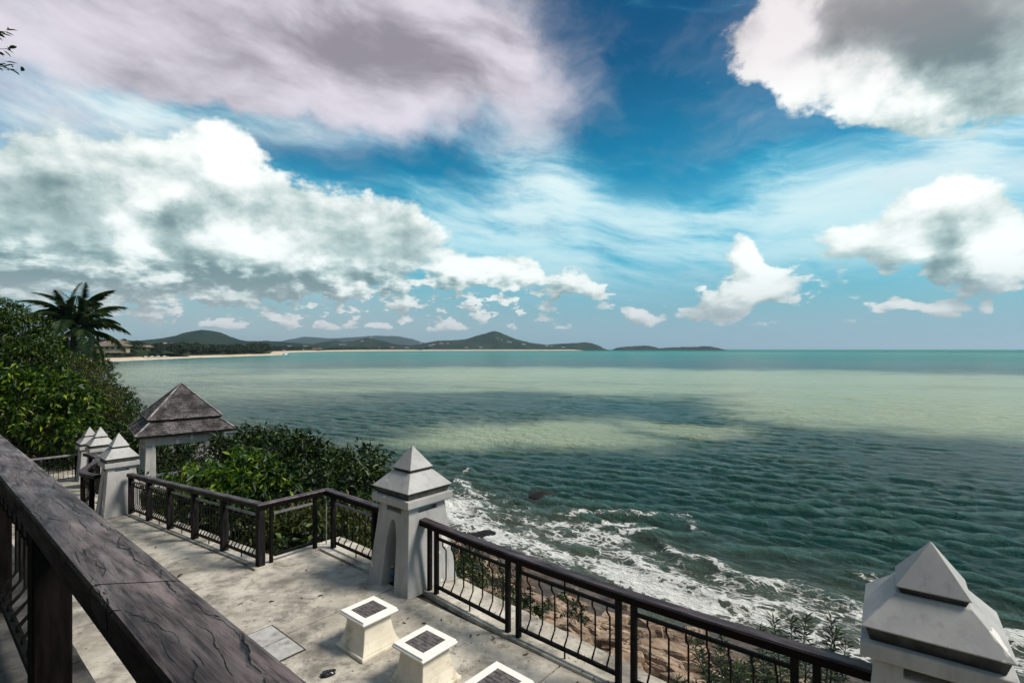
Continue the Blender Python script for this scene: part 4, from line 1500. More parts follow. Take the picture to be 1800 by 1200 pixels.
def mesh_np(name, V, F, smooth=False):
    me = bpy.data.meshes.new(name)
    me.vertices.add(len(V))
    me.vertices.foreach_set('co', np.ascontiguousarray(V, dtype=np.float32).ravel())
    k = F.shape[1]
    me.loops.add(F.size)
    me.loops.foreach_set('vertex_index', np.ascontiguousarray(F, dtype=np.int32).ravel())
    me.polygons.add(len(F))
    me.polygons.foreach_set('loop_start', (np.arange(len(F)) * k).astype(np.int32))
    me.update(calc_edges=True)
    return me


def unit(v):
    return v / np.maximum(1e-6, np.linalg.norm(v, axis=-1, keepdims=True))


def leaf_cloud(rng, blobs, twigs_per_m2, per_twig, length, width, droop=0.35, spread=0.9, inner=0.25, twig_len=0.35):
    """leaf blades set in sprays round twigs that fill the outer part of a set of ellipsoids"""
    Vs = []
    for (c, rx, ry, rz) in blobs:
        area = 4 * math.pi * ((rx * ry) ** 1.6 / 3 + (rx * rz) ** 1.6 / 3 + (ry * rz) ** 1.6 / 3) ** (1 / 1.6)
        nt_ = max(6, int(area * twigs_per_m2))
        d = unit(rng.normal(size=(nt_, 3)))
        d[:, 2] = np.where((d[:, 2] < -0.35) & (rng.random(nt_) < 0.6), -d[:, 2], d[:, 2])
        rad = np.where(rng.random(nt_) < inner, rng.uniform(0.35, 0.8, nt_), rng.uniform(0.80, 1.03, nt_))
        lump = np.array([1 + 0.22 * mnoise.noise(Vector((q[0] * 2.3 + c[0], q[1] * 2.3 + c[1], q[2] * 2.3 + c[2]))) for q in d])
        P = np.array(c) + d * np.array([rx, ry, rz]) * (rad * lump)[:, None]
        td = unit(d + rng.normal(scale=0.45, size=d.shape) + np.array([0, 0, 0.25]))
        k = per_twig
        f = np.tile((np.arange(k) + 0.5) / k, (nt_, 1))
        base = P[:, None, :] + td[:, None, :] * (f[..., None] * twig_len)
        out = unit(td[:, None, :] * 0.55 + unit(rng.normal(size=(nt_, k, 3))) * spread - np.array([0, 0, droop]))
        L = length * rng.uniform(0.65, 1.2, (nt_, k, 1))
        side = unit(np.cross(out, np.array([0, 0, 1.0]) + 0.7 * rng.normal(size=out.shape)))
        nrm = np.cross(side, out)
        w = width * rng.uniform(0.75, 1.15, (nt_, k, 1)) * 0.5
        b0 = base
        m1 = base + out * L * 0.45 + side * w + nrm * w * 0.35
        m2 = base + out * L * 0.45 - side * w + nrm * w * 0.35
        tip = base + out * L - np.array([0, 0, 1.0]) * L * 0.18
        Vs.append(np.stack([b0, m1, tip, m2], 2).reshape(-1, 4, 3))
    V = np.concatenate(Vs)
    n = len(V)
    F = (np.arange(n)[:, None] * 4 + np.array([[0, 1, 2], [0, 2, 3]]).reshape(-1)[None, :]).reshape(-1, 3)
    return V.reshape(-1, 3), F


def trunk_mesh(base, targets, r0, rng, steps=5):
    mb = MB()
    base = Vector(base)
    top = sum((Vector(t) for t in targets), Vector()) / len(targets)
    fork = base.lerp(top, 0.55) + Vector(rng.normal(scale=0.1, size=3))
    pts = [base.lerp(fork, i / 4) + Vector((*(rng.normal(scale=0.05, size=2) * (i > 0)), 0)) for i in range(5)]
    mb.tube(pts, [lerp(r0, r0 * 0.6, i / 4) for i in range(5)], 7)
    for t in targets:
        t = Vector(t)
        mid = pts[-1].lerp(t, 0.5) + Vector((0, 0, 0.15)) + Vector(rng.normal(scale=0.12, size=3))
        mb.tube([pts[-1], mid, t], [r0 * 0.5, r0 * 0.32, r0 * 0.1], 5)
        for q in range(4):
            e = t + Vector(unit(rng.normal(size=3))) * 0.7
            mb.tube([mid.lerp(t, 0.4 + 0.15 * q), e], [r0 * 0.16, r0 * 0.05], 4)
    return mb.mesh('trunk')


def tree(name, label, cat, base, blobs, mat, seed, tw=9.0, per=7, length=0.20, width=0.075, r0=0.14, droop=0.35, group=None, inner=0.25, twig_len=0.35, spread=0.9):
    rng = np.random.default_rng(seed)
    base = Vector(base)
    t = thing(name, label, cat, base, 0.0, group)
    loc = [((Vector(b[0]) - base), b[1], b[2], b[3]) for b in blobs]
    V, F = leaf_cloud(rng, loc, tw, per, length, width, droop, spread, inner, twig_len)
    link('crown', mesh_np('crown', V, F), M[mat], t)['kind'] = 'stuff'
    link('trunk', trunk_mesh((0, 0, 0), [b[0] for b in loc], r0, rng), M['bark'], t)
    return t


def ground_at(p, sink=0.1):
    s, n = UX * p.x + UY * p.y, NX * p.x + NY * p.y
    return Vector((p.x, p.y, z_ground(s, n) - sink))


def B(px, py, dist, rx, ry=None, rz=None):
    return (sight(px, py, dist), rx, ry or rx, rz or rx * 0.8)


# below the ramp and the jog of the railing
GB = 'trees and shrubs below the terrace'
tree('broadleaf_tree', 'bright green broad-leaved tree crown right behind the long railing, in front of the gazebo', 'tree', ground_at(sight(400, 900, 13.2)),
     [B(372, 865, 13.0, 0.62, 0.7, 0.48), B(430, 850, 12.6, 0.75, 0.8, 0.55), B(455, 885, 12.2, 0.8, 0.8, 0.6), B(345, 905, 13.0, 0.6, 0.6, 0.45), B(395, 905, 12.6, 0.8, 0.7, 0.55), B(340, 850, 13.6, 0.42, 0.5, 0.35)],
     'leaf_bright', 21, 18, 9, 0.22, 0.080, 0.12, 0.55, GB)
tree('dark_tree', 'dark green tree crown right of the gazebo, its top against the sea', 'tree', ground_at(sight(490, 860, 16.5)),
     [B(440, 800, 17.0, 1.2, 1.1, 0.75), B(505, 812, 16.0, 1.15, 1.0, 0.8), B(425, 795, 18.0, 0.6, 0.7, 0.5), B(555, 835, 15.5, 0.9, 0.9, 0.75), B(460, 850, 15.0, 1.0, 0.9, 0.8)],
     'leaf_dark', 22, 22, 9, 0.20, 0.070, 0.14, 0.3, GB)
tree('dark_tree', 'dark rounded tree crown touching the left side of the arched pillar', 'tree', ground_at(sight(630, 880, 14.5)),
     [B(630, 832, 14.5, 0.78, 0.8, 0.60), B(590, 855, 14.0, 0.7, 0.7, 0.6), B(655, 868, 14.0, 0.65, 0.7, 0.6), B(615, 905, 13.0, 1.0, 0.8, 0.8), B(560, 900, 13.0, 0.9, 0.8, 0.7)],
     'leaf_dark', 23, 24, 9, 0.17, 0.065, 0.11, 0.3, GB)
tree('hanging_shrub', 'yellow-green drooping shrub seen through the jog of the railing', 'shrub', ground_at(sight(545, 1000, 11.4)),
     [B(535, 935, 11.2, 0.62, 0.5, 0.55), B(600, 925, 11.0, 0.55, 0.5, 0.5), B(490, 945, 11.4, 0.5, 0.5, 0.5), B(560, 985, 11.0, 0.8, 0.6, 0.6), B(630, 960, 10.9, 0.5, 0.5, 0.6)],
     'leaf_olive', 24, 22, 9, 0.16, 0.045, 0.06, 0.8, GB)
tree('dark_shrub', 'black-green shrub in the shade behind the middle of the long railing', 'shrub', ground_at(sight(400, 980, 12.0)),
     [B(310, 930, 13.6, 0.9, 0.8, 0.7), B(370, 950, 12.2, 0.9, 0.7, 0.75), B(430, 960, 11.3, 0.8, 0.6, 0.7), B(275, 890, 15.5, 0.8, 0.8, 0.6)],
     'leaf_dark', 25, 12, 8, 0.18, 0.06, 0.07, 0.5, GB)
tree('cliff_shrub', 'dense green shrub on the rocks just right of the arched pillar', 'shrub', ground_at(sight(830, 1020, 13.5)),
     [B(812, 985, 13.5, 0.42, 0.4, 0.45), B(835, 1015, 13.0, 0.6, 0.5, 0.5), B(865, 1042, 12.4, 0.5, 0.5, 0.4), B(800, 1030, 12.2, 0.6, 0.5, 0.5)],
     'leaf_dark', 26, 22, 8, 0.12, 0.045, 0.05, 0.3, GB)
# the wooded slope on the left
GL = 'trees on the slope at the left'
tree('layered_tree', 'tall dark tree with layered foliage at the left edge of the picture', 'tree', ground_at(sight(-20, 700, 24)),
     [B(8, 568, 24, 1.2, 1.4, 0.42), B(-45, 545, 24, 1.5, 1.6, 0.5), B(45, 596, 24.5, 1.1, 1.4, 0.36), B(0, 618, 23.5, 1.9, 1.6, 0.42), B(70, 630, 24, 1.1, 1.3, 0.40), B(-50, 590, 23, 1.8, 1.6, 0.7), B(35, 655, 24, 1.7, 1.6, 0.45), B(-30, 660, 24, 1.8)],
     'leaf_mid', 31, 16, 9, 0.20, 0.065, 0.2, 0.25, GL)
tree('broadleaf_bush', 'bright green leafy bush in front of the layered tree, above the near handrail', 'bush', ground_at(sight(60, 780, 21.5)),
     [B(30, 680, 21.5, 1.2, 1.0, 0.7), B(90, 690, 21.5, 1.1, 1.0, 0.75), B(130, 712, 22, 0.9, 0.9, 0.7), B(50, 735, 21, 1.4, 1.0, 0.8), B(-20, 700, 21, 1.2), B(115, 755, 21.5, 1.2, 0.9, 0.7)],
     'leaf_bright', 32, 11, 8, 0.26, 0.105, 0.12, 0.5, GL)
tree('feathery_tree', 'yellow-green feathery tree between the leafy bush and the sea', 'tree', ground_at(sight(165, 760, 27)),
     [B(158, 676, 27, 0.80, 0.9, 0.95), B(180, 702, 26.5, 0.70, 0.8, 0.85), B(140, 650, 27.5, 0.8, 0.8, 0.6), B(178, 730, 26.5, 0.9, 0.9, 0.9)],
     'leaf_olive', 33, 13, 8, 0.22, 0.05, 0.09, 0.7, GL)
tree('dark_tree', 'dark green tree standing behind the pillars, left of the gazebo roof', 'tree', ground_at(sight(225, 780, 29)),
     [B(192, 712, 29, 1.0, 1.0, 0.85), B(228, 740, 28.5, 0.85, 1.0, 0.75), B(248, 735, 29.5, 0.45, 0.6, 0.4), B(190, 745, 28, 1.3, 1.0, 0.9), B(225, 770, 27.5, 1.3), B(200, 690, 30, 0.45, 0.5, 0.45)],
     'leaf_dark', 34, 12, 8, 0.20, 0.065, 0.13, 0.3, GL)
tree('dark_thicket', 'black-green thicket behind the far railing and the two far pillars', 'bush', ground_at(sight(120, 800, 24)),
     [B(100, 775, 23.5, 1.6, 1.0, 0.9), B(170, 775, 24.5, 1.5, 1.0, 0.8), B(30, 775, 22.5, 1.6, 1.0, 0.9), B(60, 810, 21.5, 1.4, 0.9, 0.7), B(235, 790, 25, 1.4, 1.0, 0.8), B(140, 815, 22.8, 1.3, 0.8, 0.7)],
     'leaf_dark', 35, 11, 8, 0.24, 0.08, 0.1, 0.4, GL)
for i, (px, py, dd, rr_, lab) in enumerate(((290, 800, 27, 2.0, 'low dark shrub on the slope seen through the gazebo'),
                                            (165, 720, 46, 3.2, 'dark tree farther along the slope, behind the palm foot'),
                                            (110, 665, 60, 5.0, 'distant dark tree behind the palm trunk'))):
    tree('slope_tree', lab, 'tree', ground_at(sight(px, py + 40, dd), 0.5), [B(px, py, dd, rr_, rr_, rr_ * 0.7), B(px - 25, py + 15, dd, rr_, rr_, rr_ * 0.7)], 'leaf_dark', 36 + i, 5.0, 8, 0.34, 0.11, 0.2, 0.3, GL)


# coconut palm
def frond_mesh(seed, L=4.3):
    r = random.Random(seed)
    bend = r.uniform(0.75, 1.15)
    k = 34
    mb = MB()
    spine = []
    for i in range(k + 1):
        f = i / k
        spine.append(Vector((L * (f - 0.22 * bend * f ** 2.2), 0, L * (0.42 * f - 0.62 * bend * f ** 2.1))))
    mb.tube(spine[::3], [0.035 * (1 - 0.85 * i / 10) for i in range(len(spine[::3]))], 4)
    for i in range(3, k + 1):
        for h in (0,):
            f = min(1.0, (i + h) / k)
            p = spine[i] if i == k else spine[i].lerp(spine[i + 1], h)
            d = (spine[min(i + 1, k)] - spine[i - 1]).normalized()
            ll = 0.95 * math.sin(math.pi * (0.12 + 0.80 * f)) ** 0.7 * r.uniform(0.85, 1.1)
            for sd in (-1, 1):
                o = (Vector((0, sd, 0)) * 0.85 + d * 0.62 + Vector((0, 0, -0.30 + r.uniform(-.12, .12)))).normalized()
                mid = p + o * ll * 0.5
                tip = p + (o + Vector((0, 0, -0.45))).normalized() * ll
                w = 0.042
                side = d.cross(o).cross(o).normalized() * w
                mb.add([p, mid + side, tip, mid - side], [(0, 1, 2), (0, 2, 3)])
    return mb.mesh('frond')


FR = [frond_mesh(i) for i in range(5)]
PALM = sight(132, 578, 38)
pb = ground_at(PALM, 0.3)
palm = thing('palm_tree', 'coconut palm with arching fronds rising above the trees at the left', 'tree', pb, 0.0)
hgt = PALM.z - pb.z
tp = [(0.9 * (i / 8) ** 1.6 - 0.9, 0.2 * math.sin(i * 0.5), hgt * i / 8) for i in range(9)]
link('trunk', MB().tube(tp, [0.20 - 0.01 * i for i in range(9)], 9).mesh('trunk'), M['bark'], palm)
rp = random.Random(6)
for i in range(27):
    o = link('frond', FR[i % 5], M['leaf_palm'], palm, (tp[-1][0], tp[-1][1], hgt))
    az_ = i * 2.39996
    lift = lerp(-0.70, 1.25, (i / 26.0) ** 0.8)
    o.rotation_euler = (rp.uniform(-.25, .25), -lift, az_)
    k = rp.uniform(0.85, 1.08)
    o.scale = (k, k, k)


# narrow-leaved shrub beyond the sea rail
def spiky_shrub(name, label, spots, seed):
    rng = np.random.default_rng(seed)
    r = random.Random(seed)
    base = ground_at(W(-1.2, 6.6))
    t = thing(name, label, 'shrub', base, 0.0)
    V, stems = [], MB()
    for (p, hh) in spots:
        p = Vector(p) - base
        foot = Vector((p.x * 0.75, p.y * 0.75, min(p.z - hh, -0.0 + p.z - hh)))
        q = [foot.lerp(p, i / 4) + Vector((r.uniform(-.02, .02), r.uniform(-.02, .02), 0)) * (i < 4) for i in range(5)]
        stems.tube(q, [0.010 - 0.0017 * i for i in range(5)], 4)
        nl = int(hh / 0.013) + 14
        for i in range(nl):
            f = 1 - (i / nl) ** 1.2 * 0.85
            j = min(3, int(f * 4))
            c = q[j].lerp(q[j + 1], f * 4 - j)
            a = i * 2.39996 + r.uniform(-.4, .4)
            up = 0.75 if f > 0.93 else r.uniform(0.05, 0.65)
            d = Vector((math.cos(a), math.sin(a), up)).normalized()
            L = r.uniform(0.08, 0.15)
            sd = d.cross(Vector((0, 0, 1))).normalized() * 0.011
            mid = c + d * L * 0.45
            tip = c + d * L - Vector((0, 0, L * 0.15))
            V.append([c, mid + sd, tip, mid - sd])
    V = np.array([[tuple(x) for x in q] for q in V])
    n = len(V)
    F = (np.arange(n)[:, None] * 4 + np.array([0, 1, 2, 0, 2, 3])[None, :]).reshape(-1, 3)
    link('foliage', mesh_np('foliage', V.reshape(-1, 3), F), M['leaf_dark'], t)['kind'] = 'stuff'
    link('stems', stems.mesh('stems'), M['bark'], t)
    return t


rs = random.Random(12)
spots = []
for i in range(85):
    s = rs.uniform(-2.4, 0.3)
    n = rs.uniform(5.5, 6.7)
    top = -0.22 + 0.30 * (s + 2.9) / 3.2 + rs.uniform(-0.5, 0.12)
    spots.append((W(s, n, top), rs.uniform(0.5, 1.1)))
for (s, n, z) in ((-1.35, 5.75, 0.68), (-1.18, 5.7, 0.75), (-1.05, 5.72, 0.80), (-0.84, 5.75, 0.84), (-0.80, 5.68, 0.76), (-0.72, 5.72, 0.66), (-1.5, 5.8, 0.5), (-1.9, 5.8, 0.35), (-2.2, 5.7, 0.25)):
    spots.append((W(s, n, z), 0.9))
spiky_shrub('narrow_leaved_shrub', 'narrow-leaved shrub growing up behind the right end of the sea railing', spots, 9)

# creeping cover on the bank right under the terrace edge
rng = np.random.default_rng(77)
cover = []
for i in range(150):
    s, n = rng.uniform(-60, -12), rng.uniform(4.6, 19)
    cover.append((W(s, n, z_ground(s, n) + 0.2), rng.uniform(0.7, 1.3), rng.uniform(0.7, 1.3), rng.uniform(0.4, 0.8)))
for i in range(40):
    s, n = rng.uniform(-12, -8.8), rng.uniform(5.2, 8.0)
    cover.append((W(s, n, z_ground(s, n) + 0.05), 0.6, 0.6, 0.35))
V, F = leaf_cloud(rng, [(tuple(c[0]), c[1], c[2], c[3]) for c in cover], 6.0, 7, 0.24, 0.085, 0.3, 0.9, 0.15)
tag(link('ground_cover', mesh_np('ground_cover', V, F), M['leaf_dark']), 'dark green scrub covering the bank below the terrace', 'scrub', kind='stuff')

# twig hanging into the top left corner
tw = thing('overhanging_branch', 'leafy branch tips hanging into the top left corner against the cloud', 'branch', sight(-60, 90, 5.0), 0.0)
base = sight(-60, 90, 5.0)
LB = MB()
for i in range(5):
    pass
vs = [(0, 0, 0), (0.03, 0.016, 0.004), (0.058, 0.015, 0.002), (0.085, 0, -0.008), (0.058, -0.015, 0.002), (0.03, -0.016, 0.004), (0.03, 0, -0.003), (0.058, 0, -0.005)]
LME = MB().add(vs, [(0, 6, 1), (1, 6, 7, 2), (2, 7, 3), (0, 5, 6), (5, 4, 7, 6), (4, 3, 7)], True).mesh('leaf')
rb = random.Random(2)
twm = MB()
for (x0, y0, x1, y1) in ((-60, 60, 14, 56), (-60, 95, 20, 86), (-60, 110, 30, 124), (-60, 120, 10, 112)):
    a, b = sight(x0, y0, 5.0) - base, sight(x1, y1, 5.0) - base
    twm.tube([a, a.lerp(b, .5) + Vector((0, 0, .02)), b], [0.007, 0.005, 0.002], 4)
    for i in range(13):
        f = 0.25 + 0.76 * i / 12
        p = a.lerp(b, min(1, f)) + Vector((rb.uniform(-.012, .012), rb.uniform(-.03, .03), rb.uniform(-.015, .02)))
        o = link('leaf', LME, M['leaf_dark'], tw, p)
        o.rotation_euler = (rb.uniform(-.9, .9), rb.uniform(-.5, .6), rb.uniform(-1.1, 1.1))
        k = rb.uniform(0.8, 1.25)
        o.scale = (k, k, k)
link('twig', twm.mesh('twig'), M['bark'], tw)

# ------------------------------------------------------------------ far shore
def forest_mat(name, a, b_, c_):
    m, nt, b = new_mat(name)
    p = coords(nt, 'World')
    f = noise_tex(nt, p, 0.012, 7, 0.65).step(0.38, 0.62)
    c = mix(nt, f, a, b_)
    f2 = noise_tex(nt, p, 0.004, 4, 0.6).step(0.56, 0.66)
    c = mix(nt, f2 * 0.7, c, c_)
    put(nt, b.inputs['Base Color'], c)
    b.inputs['Roughness'].default_value = 0.95
    b.inputs['Specular IOR Level'].default_value = 0.1
    bump(nt, b, noise_tex(nt, p, 0.05, 6, 0.7), 1.0, 12.0)
    return m


M['forest'] = forest_mat('hill_forest', (0.006, 0.018, 0.012), (0.018, 0.036, 0.018), (0.040, 0.046, 0.026))
M['forest_near'] = forest_mat('coast_scrub', (0.02, 0.036, 0.013), (0.055, 0.070, 0.026), (0.10, 0.085, 0.05))
M['sand'] = mottled('pale_sand', (0.46, 0.36, 0.26), (0.62, 0.50, 0.38), 0.05, 0.9, (0.30, 0.21, 0.14), (0.5, 0.7), 0.02, 0)
M['house_white'] = mottled('white_wall', (0.62, 0.60, 0.56), (0.74, 0.72, 0.68), 0.2, 0.8, bump_s=0)
M['house_red'] = mottled('red_tile_roof', (0.28, 0.09, 0.06), (0.42, 0.15, 0.10), 0.2, 0.8, bump_s=0)
M['house_brown'] = mottled('brown_thatch_roof', (0.10, 0.075, 0.06), (0.22, 0.17, 0.13), 0.15, 0.9, bump_s=0)
M['house_tan'] = mottled('tan_wall', (0.30, 0.22, 0.14), (0.44, 0.34, 0.23), 0.2, 0.9, bump_s=0)
M['dark_open'] = mottled('dark_opening', (0.012, 0.012, 0.012), (0.03, 0.028, 0.026), 0.5, 0.6, bump_s=0)
M['gold'] = mottled('gilded', (0.55, 0.36, 0.08), (0.7, 0.5, 0.15), 0.3, 0.4, bump_s=0, metallic=0.3)


from mathutils.bvhtree import BVHTree
HILL_BVH = []


def hills(name, prof, dist, depth, mat, rough=1.0, nx=300, ny=34):
    """a range of wooded hills whose crest keeps to prof [(bearing px, crest px)] at that distance"""
    xs = np.linspace(prof[0][0], prof[-1][0], nx)
    crest = np.interp(xs, [p[0] for p in prof], [p[1] for p in prof])
    vs = []
    for i, px in enumerate(xs):
        zc = 3.43 + (613.5 - crest[i]) / 910 * dist
        for j in range(ny):
            f = j / (ny - 1)
            Y = dist - depth * 0.55 + depth * 1.3 * f
            X = (px - 900) / 910 * dist * (1 + 0.25 * (Y / dist - 1))
            q = f / 0.42
            prof_f = math.sin(min(1.0, q) * math.pi / 2) ** 1.5 if q < 1 else max(0.0, math.cos((f - 0.42) / 0.58 * math.pi / 2)) ** 1.2
            z = SEA_Z - 1.0 + (zc - SEA_Z + 1.0) * prof_f
            amp = (zc - SEA_Z) * 0.07 * rough
            if 0 < j < ny - 1:
                z += prof_f * (amp * (2.0 * fbm(X * 0.004, Y * 0.004, dist * 0.01)) * min(1.0, 0.08 + abs(q - 1)) + (0.0011 * dist) * fbm(X * 0.03, Y * 0.03, 5.0) + (0.0006 * dist) * mnoise.noise(Vector((X * 0.11, Y * 0.11, 1.0))))
            vs.append((X, Y, z))
    fs = [(i * ny + j, (i + 1) * ny + j, (i + 1) * ny + j + 1, i * ny + j + 1) for i in range(nx - 1) for j in range(ny - 1)]
    HILL_BVH.append(BVHTree.FromPolygons([Vector(v) for v in vs], fs))
    return tag(link(name, MB().add(vs, fs, True).mesh(name), M[mat]), kind='structure')


hills('hill', [(60, 604), (150, 603), (230, 600), (262, 598), (300, 594), (325, 589), (342, 583), (354, 580.5), (362, 580), (370, 582), (384, 588), (402, 595), (430, 600), (470, 599), (500, 601), (555, 606), (590, 611)], 3000, 900, 'forest')
hills('mountain', [(440, 610), (480, 604), (510, 597), (540, 592), (580, 595), (620, 593), (660, 590), (700, 591), (725, 596), (745, 603), (780, 611)], 10500, 2500, 'forest')
hills('hill', [(520, 610), (545, 606), (575, 601), (590, 598), (600, 602), (620, 600), (640, 595), (652, 594), (670, 598), (690, 604), (720, 607), (750, 610)], 4100, 700, 'forest')
hills('hill', [(700, 611), (720, 608), (745, 603), (770, 599), (800, 598), (820, 596), (838, 590), (852, 586.5), (864, 582.5), (871, 581.5), (879, 584), (890, 589), (907, 596), (930, 602), (960, 606), (985, 604), (1010, 603), (1028, 601.5), (1040, 603), (1052, 608), (1060, 613)], 5000, 900, 'forest')
hills('island', [(1081, 614.6), (1085, 611), (1097, 609.5), (1115, 608.5), (1135, 607.2), (1148, 609), (1157, 612), (1161, 614.6)], 5200, 500, 'forest', 0.5, 70, 22)
hills('island', [(1151, 614.8), (1156, 612.5), (1180, 610.5), (1200, 610), (1225, 609.5), (1241, 608), (1256, 610), (1264, 612.5), (1270, 614.8)], 5100, 450, 'forest', 0.5, 90, 22)

hills('headland', [(40, 606), (110, 604), (160, 601.5), (195, 600.5), (222, 602), (240, 606), (258, 610), (275, 614), (296, 621)], 700, 120, 'forest_near', 0.6, 120, 30)
HEAD = HILL_BVH[-1]

# the curving bay: waterline as bearing px and distance
BAY = [(60, 470), (190, 520), (250, 600), (330, 720), (420, 880), (485, 1060), (500, 1120), (498, 1400), (506, 1900), (560, 2500), (640, 3100), (760, 3800), (900, 4150), (1000, 4300), (1052, 4380)]


def build_coast():
    pts = []
    for (p0, d0), (p1, d1) in zip(BAY[:-1], BAY[1:]):
        k = max(2, int(abs(d1 - d0) / 30))
        for i in range(k):
            f = i / k
            d = lerp(d0, d1, f)
            pts.append(Vector(((lerp(p0, p1, f) - 900) / 910 * d, d, 0)))
    offs = [0, 10, 26, 34, 60, 110, 200, 400, 800]
    hs = [-0.6, 1.1, 2.0, 2.6, 4.2, 6.5, 9.0, 12.0, 14.0]
    vs = []
    for i, p in enumerate(pts):
        tdir = (pts[min(i + 1, len(pts) - 1)] - pts[max(i - 1, 0)]).normalized()
        inl = Vector((-tdir.y, tdir.x, 0))
        if inl.x > 0 and inl.y < 0:
            inl = -inl
        inl = (inl + Vector((-0.5, 0.6, 0))).normalized()
        fk = 1.0 + max(0.0, p.y - 1300) / 900.0
        for o, h in zip(offs, hs):
            o, h = o * fk, h * min(fk, 3.2) if 0.5 < h < 5 else h
            q = p + inl * (o + (2.5 * fbm(p.x * 0.01, p.y * 0.01) if o else 0))
            vs.append((q.x, q.y, SEA_Z + h + (0.6 * fbm(q.x * 0.02, q.y * 0.02) if o > 30 else 0)))
    m = len(offs)
    sand, land = [], []
    for i in range(len(pts) - 1):
        for j in range(m - 1):
            (sand if j < 3 else land).append((i * m + j, (i + 1) * m + j, (i + 1) * m + j + 1, i * m + j + 1))
    return vs, sand, land, pts


cvs, csand, cland, cpts = build_coast()
HILL_BVH.append(BVHTree.FromPolygons([Vector(v) for v in cvs], csand + cland))
tag(link('beach', MB().add(cvs, csand, True).mesh('beach'), M['sand']), kind='structure')
tag(link('coastal_plain', MB().add([(v[0], v[1], v[2] - 0.05) for v in cvs], cland, True).mesh('coastal_plain'), M['forest_near']), kind='structure')

# line of surf along the beach
sv2 = []
for i, p in enumerate(cpts):
    if p.y > 2600:
        break
    tdir = (cpts[min(i + 1, len(cpts) - 1)] - cpts[max(i - 1, 0)]).normalized()
    sea_side = Vector((tdir.y, -tdir.x, 0))
    w = 3.0 + 5.0 * abs(fbm(i * 0.13, 2.0)) + 3.0
    g0 = 1.0 + 3 * abs(fbm(i * 0.2, 7.0))
    sv2 += [tuple(p + sea_side * g0 + Vector((0, 0, SEA_Z + 0.25))), tuple(p + sea_side * (g0 + w) + Vector((0, 0, SEA_Z + 0.22)))]
M['surf'] = mottled('white_surf', (0.75, 0.74, 0.72), (0.85, 0.84, 0.82), 0.2, 0.8, bump_s=0)
tag(link('surf', MB().add(sv2, [(2 * i, 2 * i + 1, 2 * i + 3, 2 * i + 2) for i in range(len(sv2) // 2 - 1) if abs(fbm(i * 0.37, 1.0)) > 0.06]).mesh('surf'), M['surf']), 'white line of surf along the far sandy beach', 'surf', kind='stuff')

# woodland behind the beach: crowns too many and too far to count
M['far_leaf'] = leaf_mat('far_woodland_leaf', (0.006, 0.015, 0.006), (0.018, 0.034, 0.010), (0.05, 0.07, 0.02), 0.15, 0.8)


def far_trees(name, label, spots, seed, mat='far_leaf'):
    rng = np.random.default_rng(seed)
    Vs = []
    for (x, y, z, R, H) in spots:
        k = 300
        d = unit(rng.normal(size=(k, 3)))
        c = np.array([x, y, z + H * 0.6])
        q = c + d * np.array([R, R, H * 0.45]) * rng.uniform(0.55, 1.08, (k, 1))
        a, b_ = unit(rng.normal(size=(k, 3))), unit(rng.normal(size=(k, 3)))
        sz = R * 0.34
        Vs.append(np.stack([q - a * sz, q + b_ * sz * 0.9, q + a * sz], 1))
    V = np.concatenate(Vs)
    F = np.arange(len(V) * 3).reshape(-1, 3)
    return tag(link(name, mesh_np(name, V.reshape(-1, 3), F), M[mat]), label, 'woodland', kind='stuff')


rng = np.random.default_rng(123)
near_spots, far_spots = [], []
for i, p in enumerate(cpts):
    if p.y > 3600:
        break
    tdir = (cpts[min(i + 1, len(cpts) - 1)] - cpts[max(i - 1, 0)]).normalized()
    inl = (Vector((-tdir.y, tdir.x, 0)) + Vector((-0.5, 0.6, 0))).normalized()
    if p.y < 1130:
        dark = 1.0 if p.y > 640 else 0.45
        for k in range(9):
            o = rng.uniform(40, 75) if k < 3 else rng.uniform(60, 260)
            if rng.random() > dark and k > 0:
                continue
            q = p + inl * o + tdir * rng.uniform(-15, 15)
            R = rng.uniform(4.5, 7.5) * (1.25 if p.y > 850 else 1.0)
            near_spots.append((q.x, q.y, SEA_Z + 3 + 0.02 * o, R, R * rng.uniform(1.5, 2.0)))
    else:
        for k in range(5):
            o = (rng.uniform(45, 90) if k < 3 else rng.uniform(100, 500)) * (1.0 + max(0.0, p.y - 1300) / 900.0)
            q = p + inl * o + tdir * rng.uniform(-20, 20)
            R = rng.uniform(7, 12)
            far_spots.append((q.x, q.y, SEA_Z + 6 + 0.012 * o, R, R * 1.5))
for i in range(240):
    q = sight(rng.uniform(70, 285), 620, rng.uniform(640, 735))
    hit, _n, _i, _d = HEAD.ray_cast(Vector((q.x, q.y, 200)), Vector((0, 0, -1)))
    if hit is None or hit.z < SEA_Z + 1.5:
        continue
    bx_ = 900 + 910 * q.x / q.y
    if 160 < bx_ < 268 and q.y < 700 and i % 3:
        continue
    R = rng.uniform(2.0, 4.2)
    near_spots.append((q.x, q.y, hit.z - 1.0, R, R * rng.uniform(1.2, 1.6)))
far_trees('coastal_woodland', 'dark belt of trees behind the sandy beach at the left', near_spots, 1)
far_trees('shore_woodland', 'thin belt of trees along the far shore of the bay', far_spots, 2)


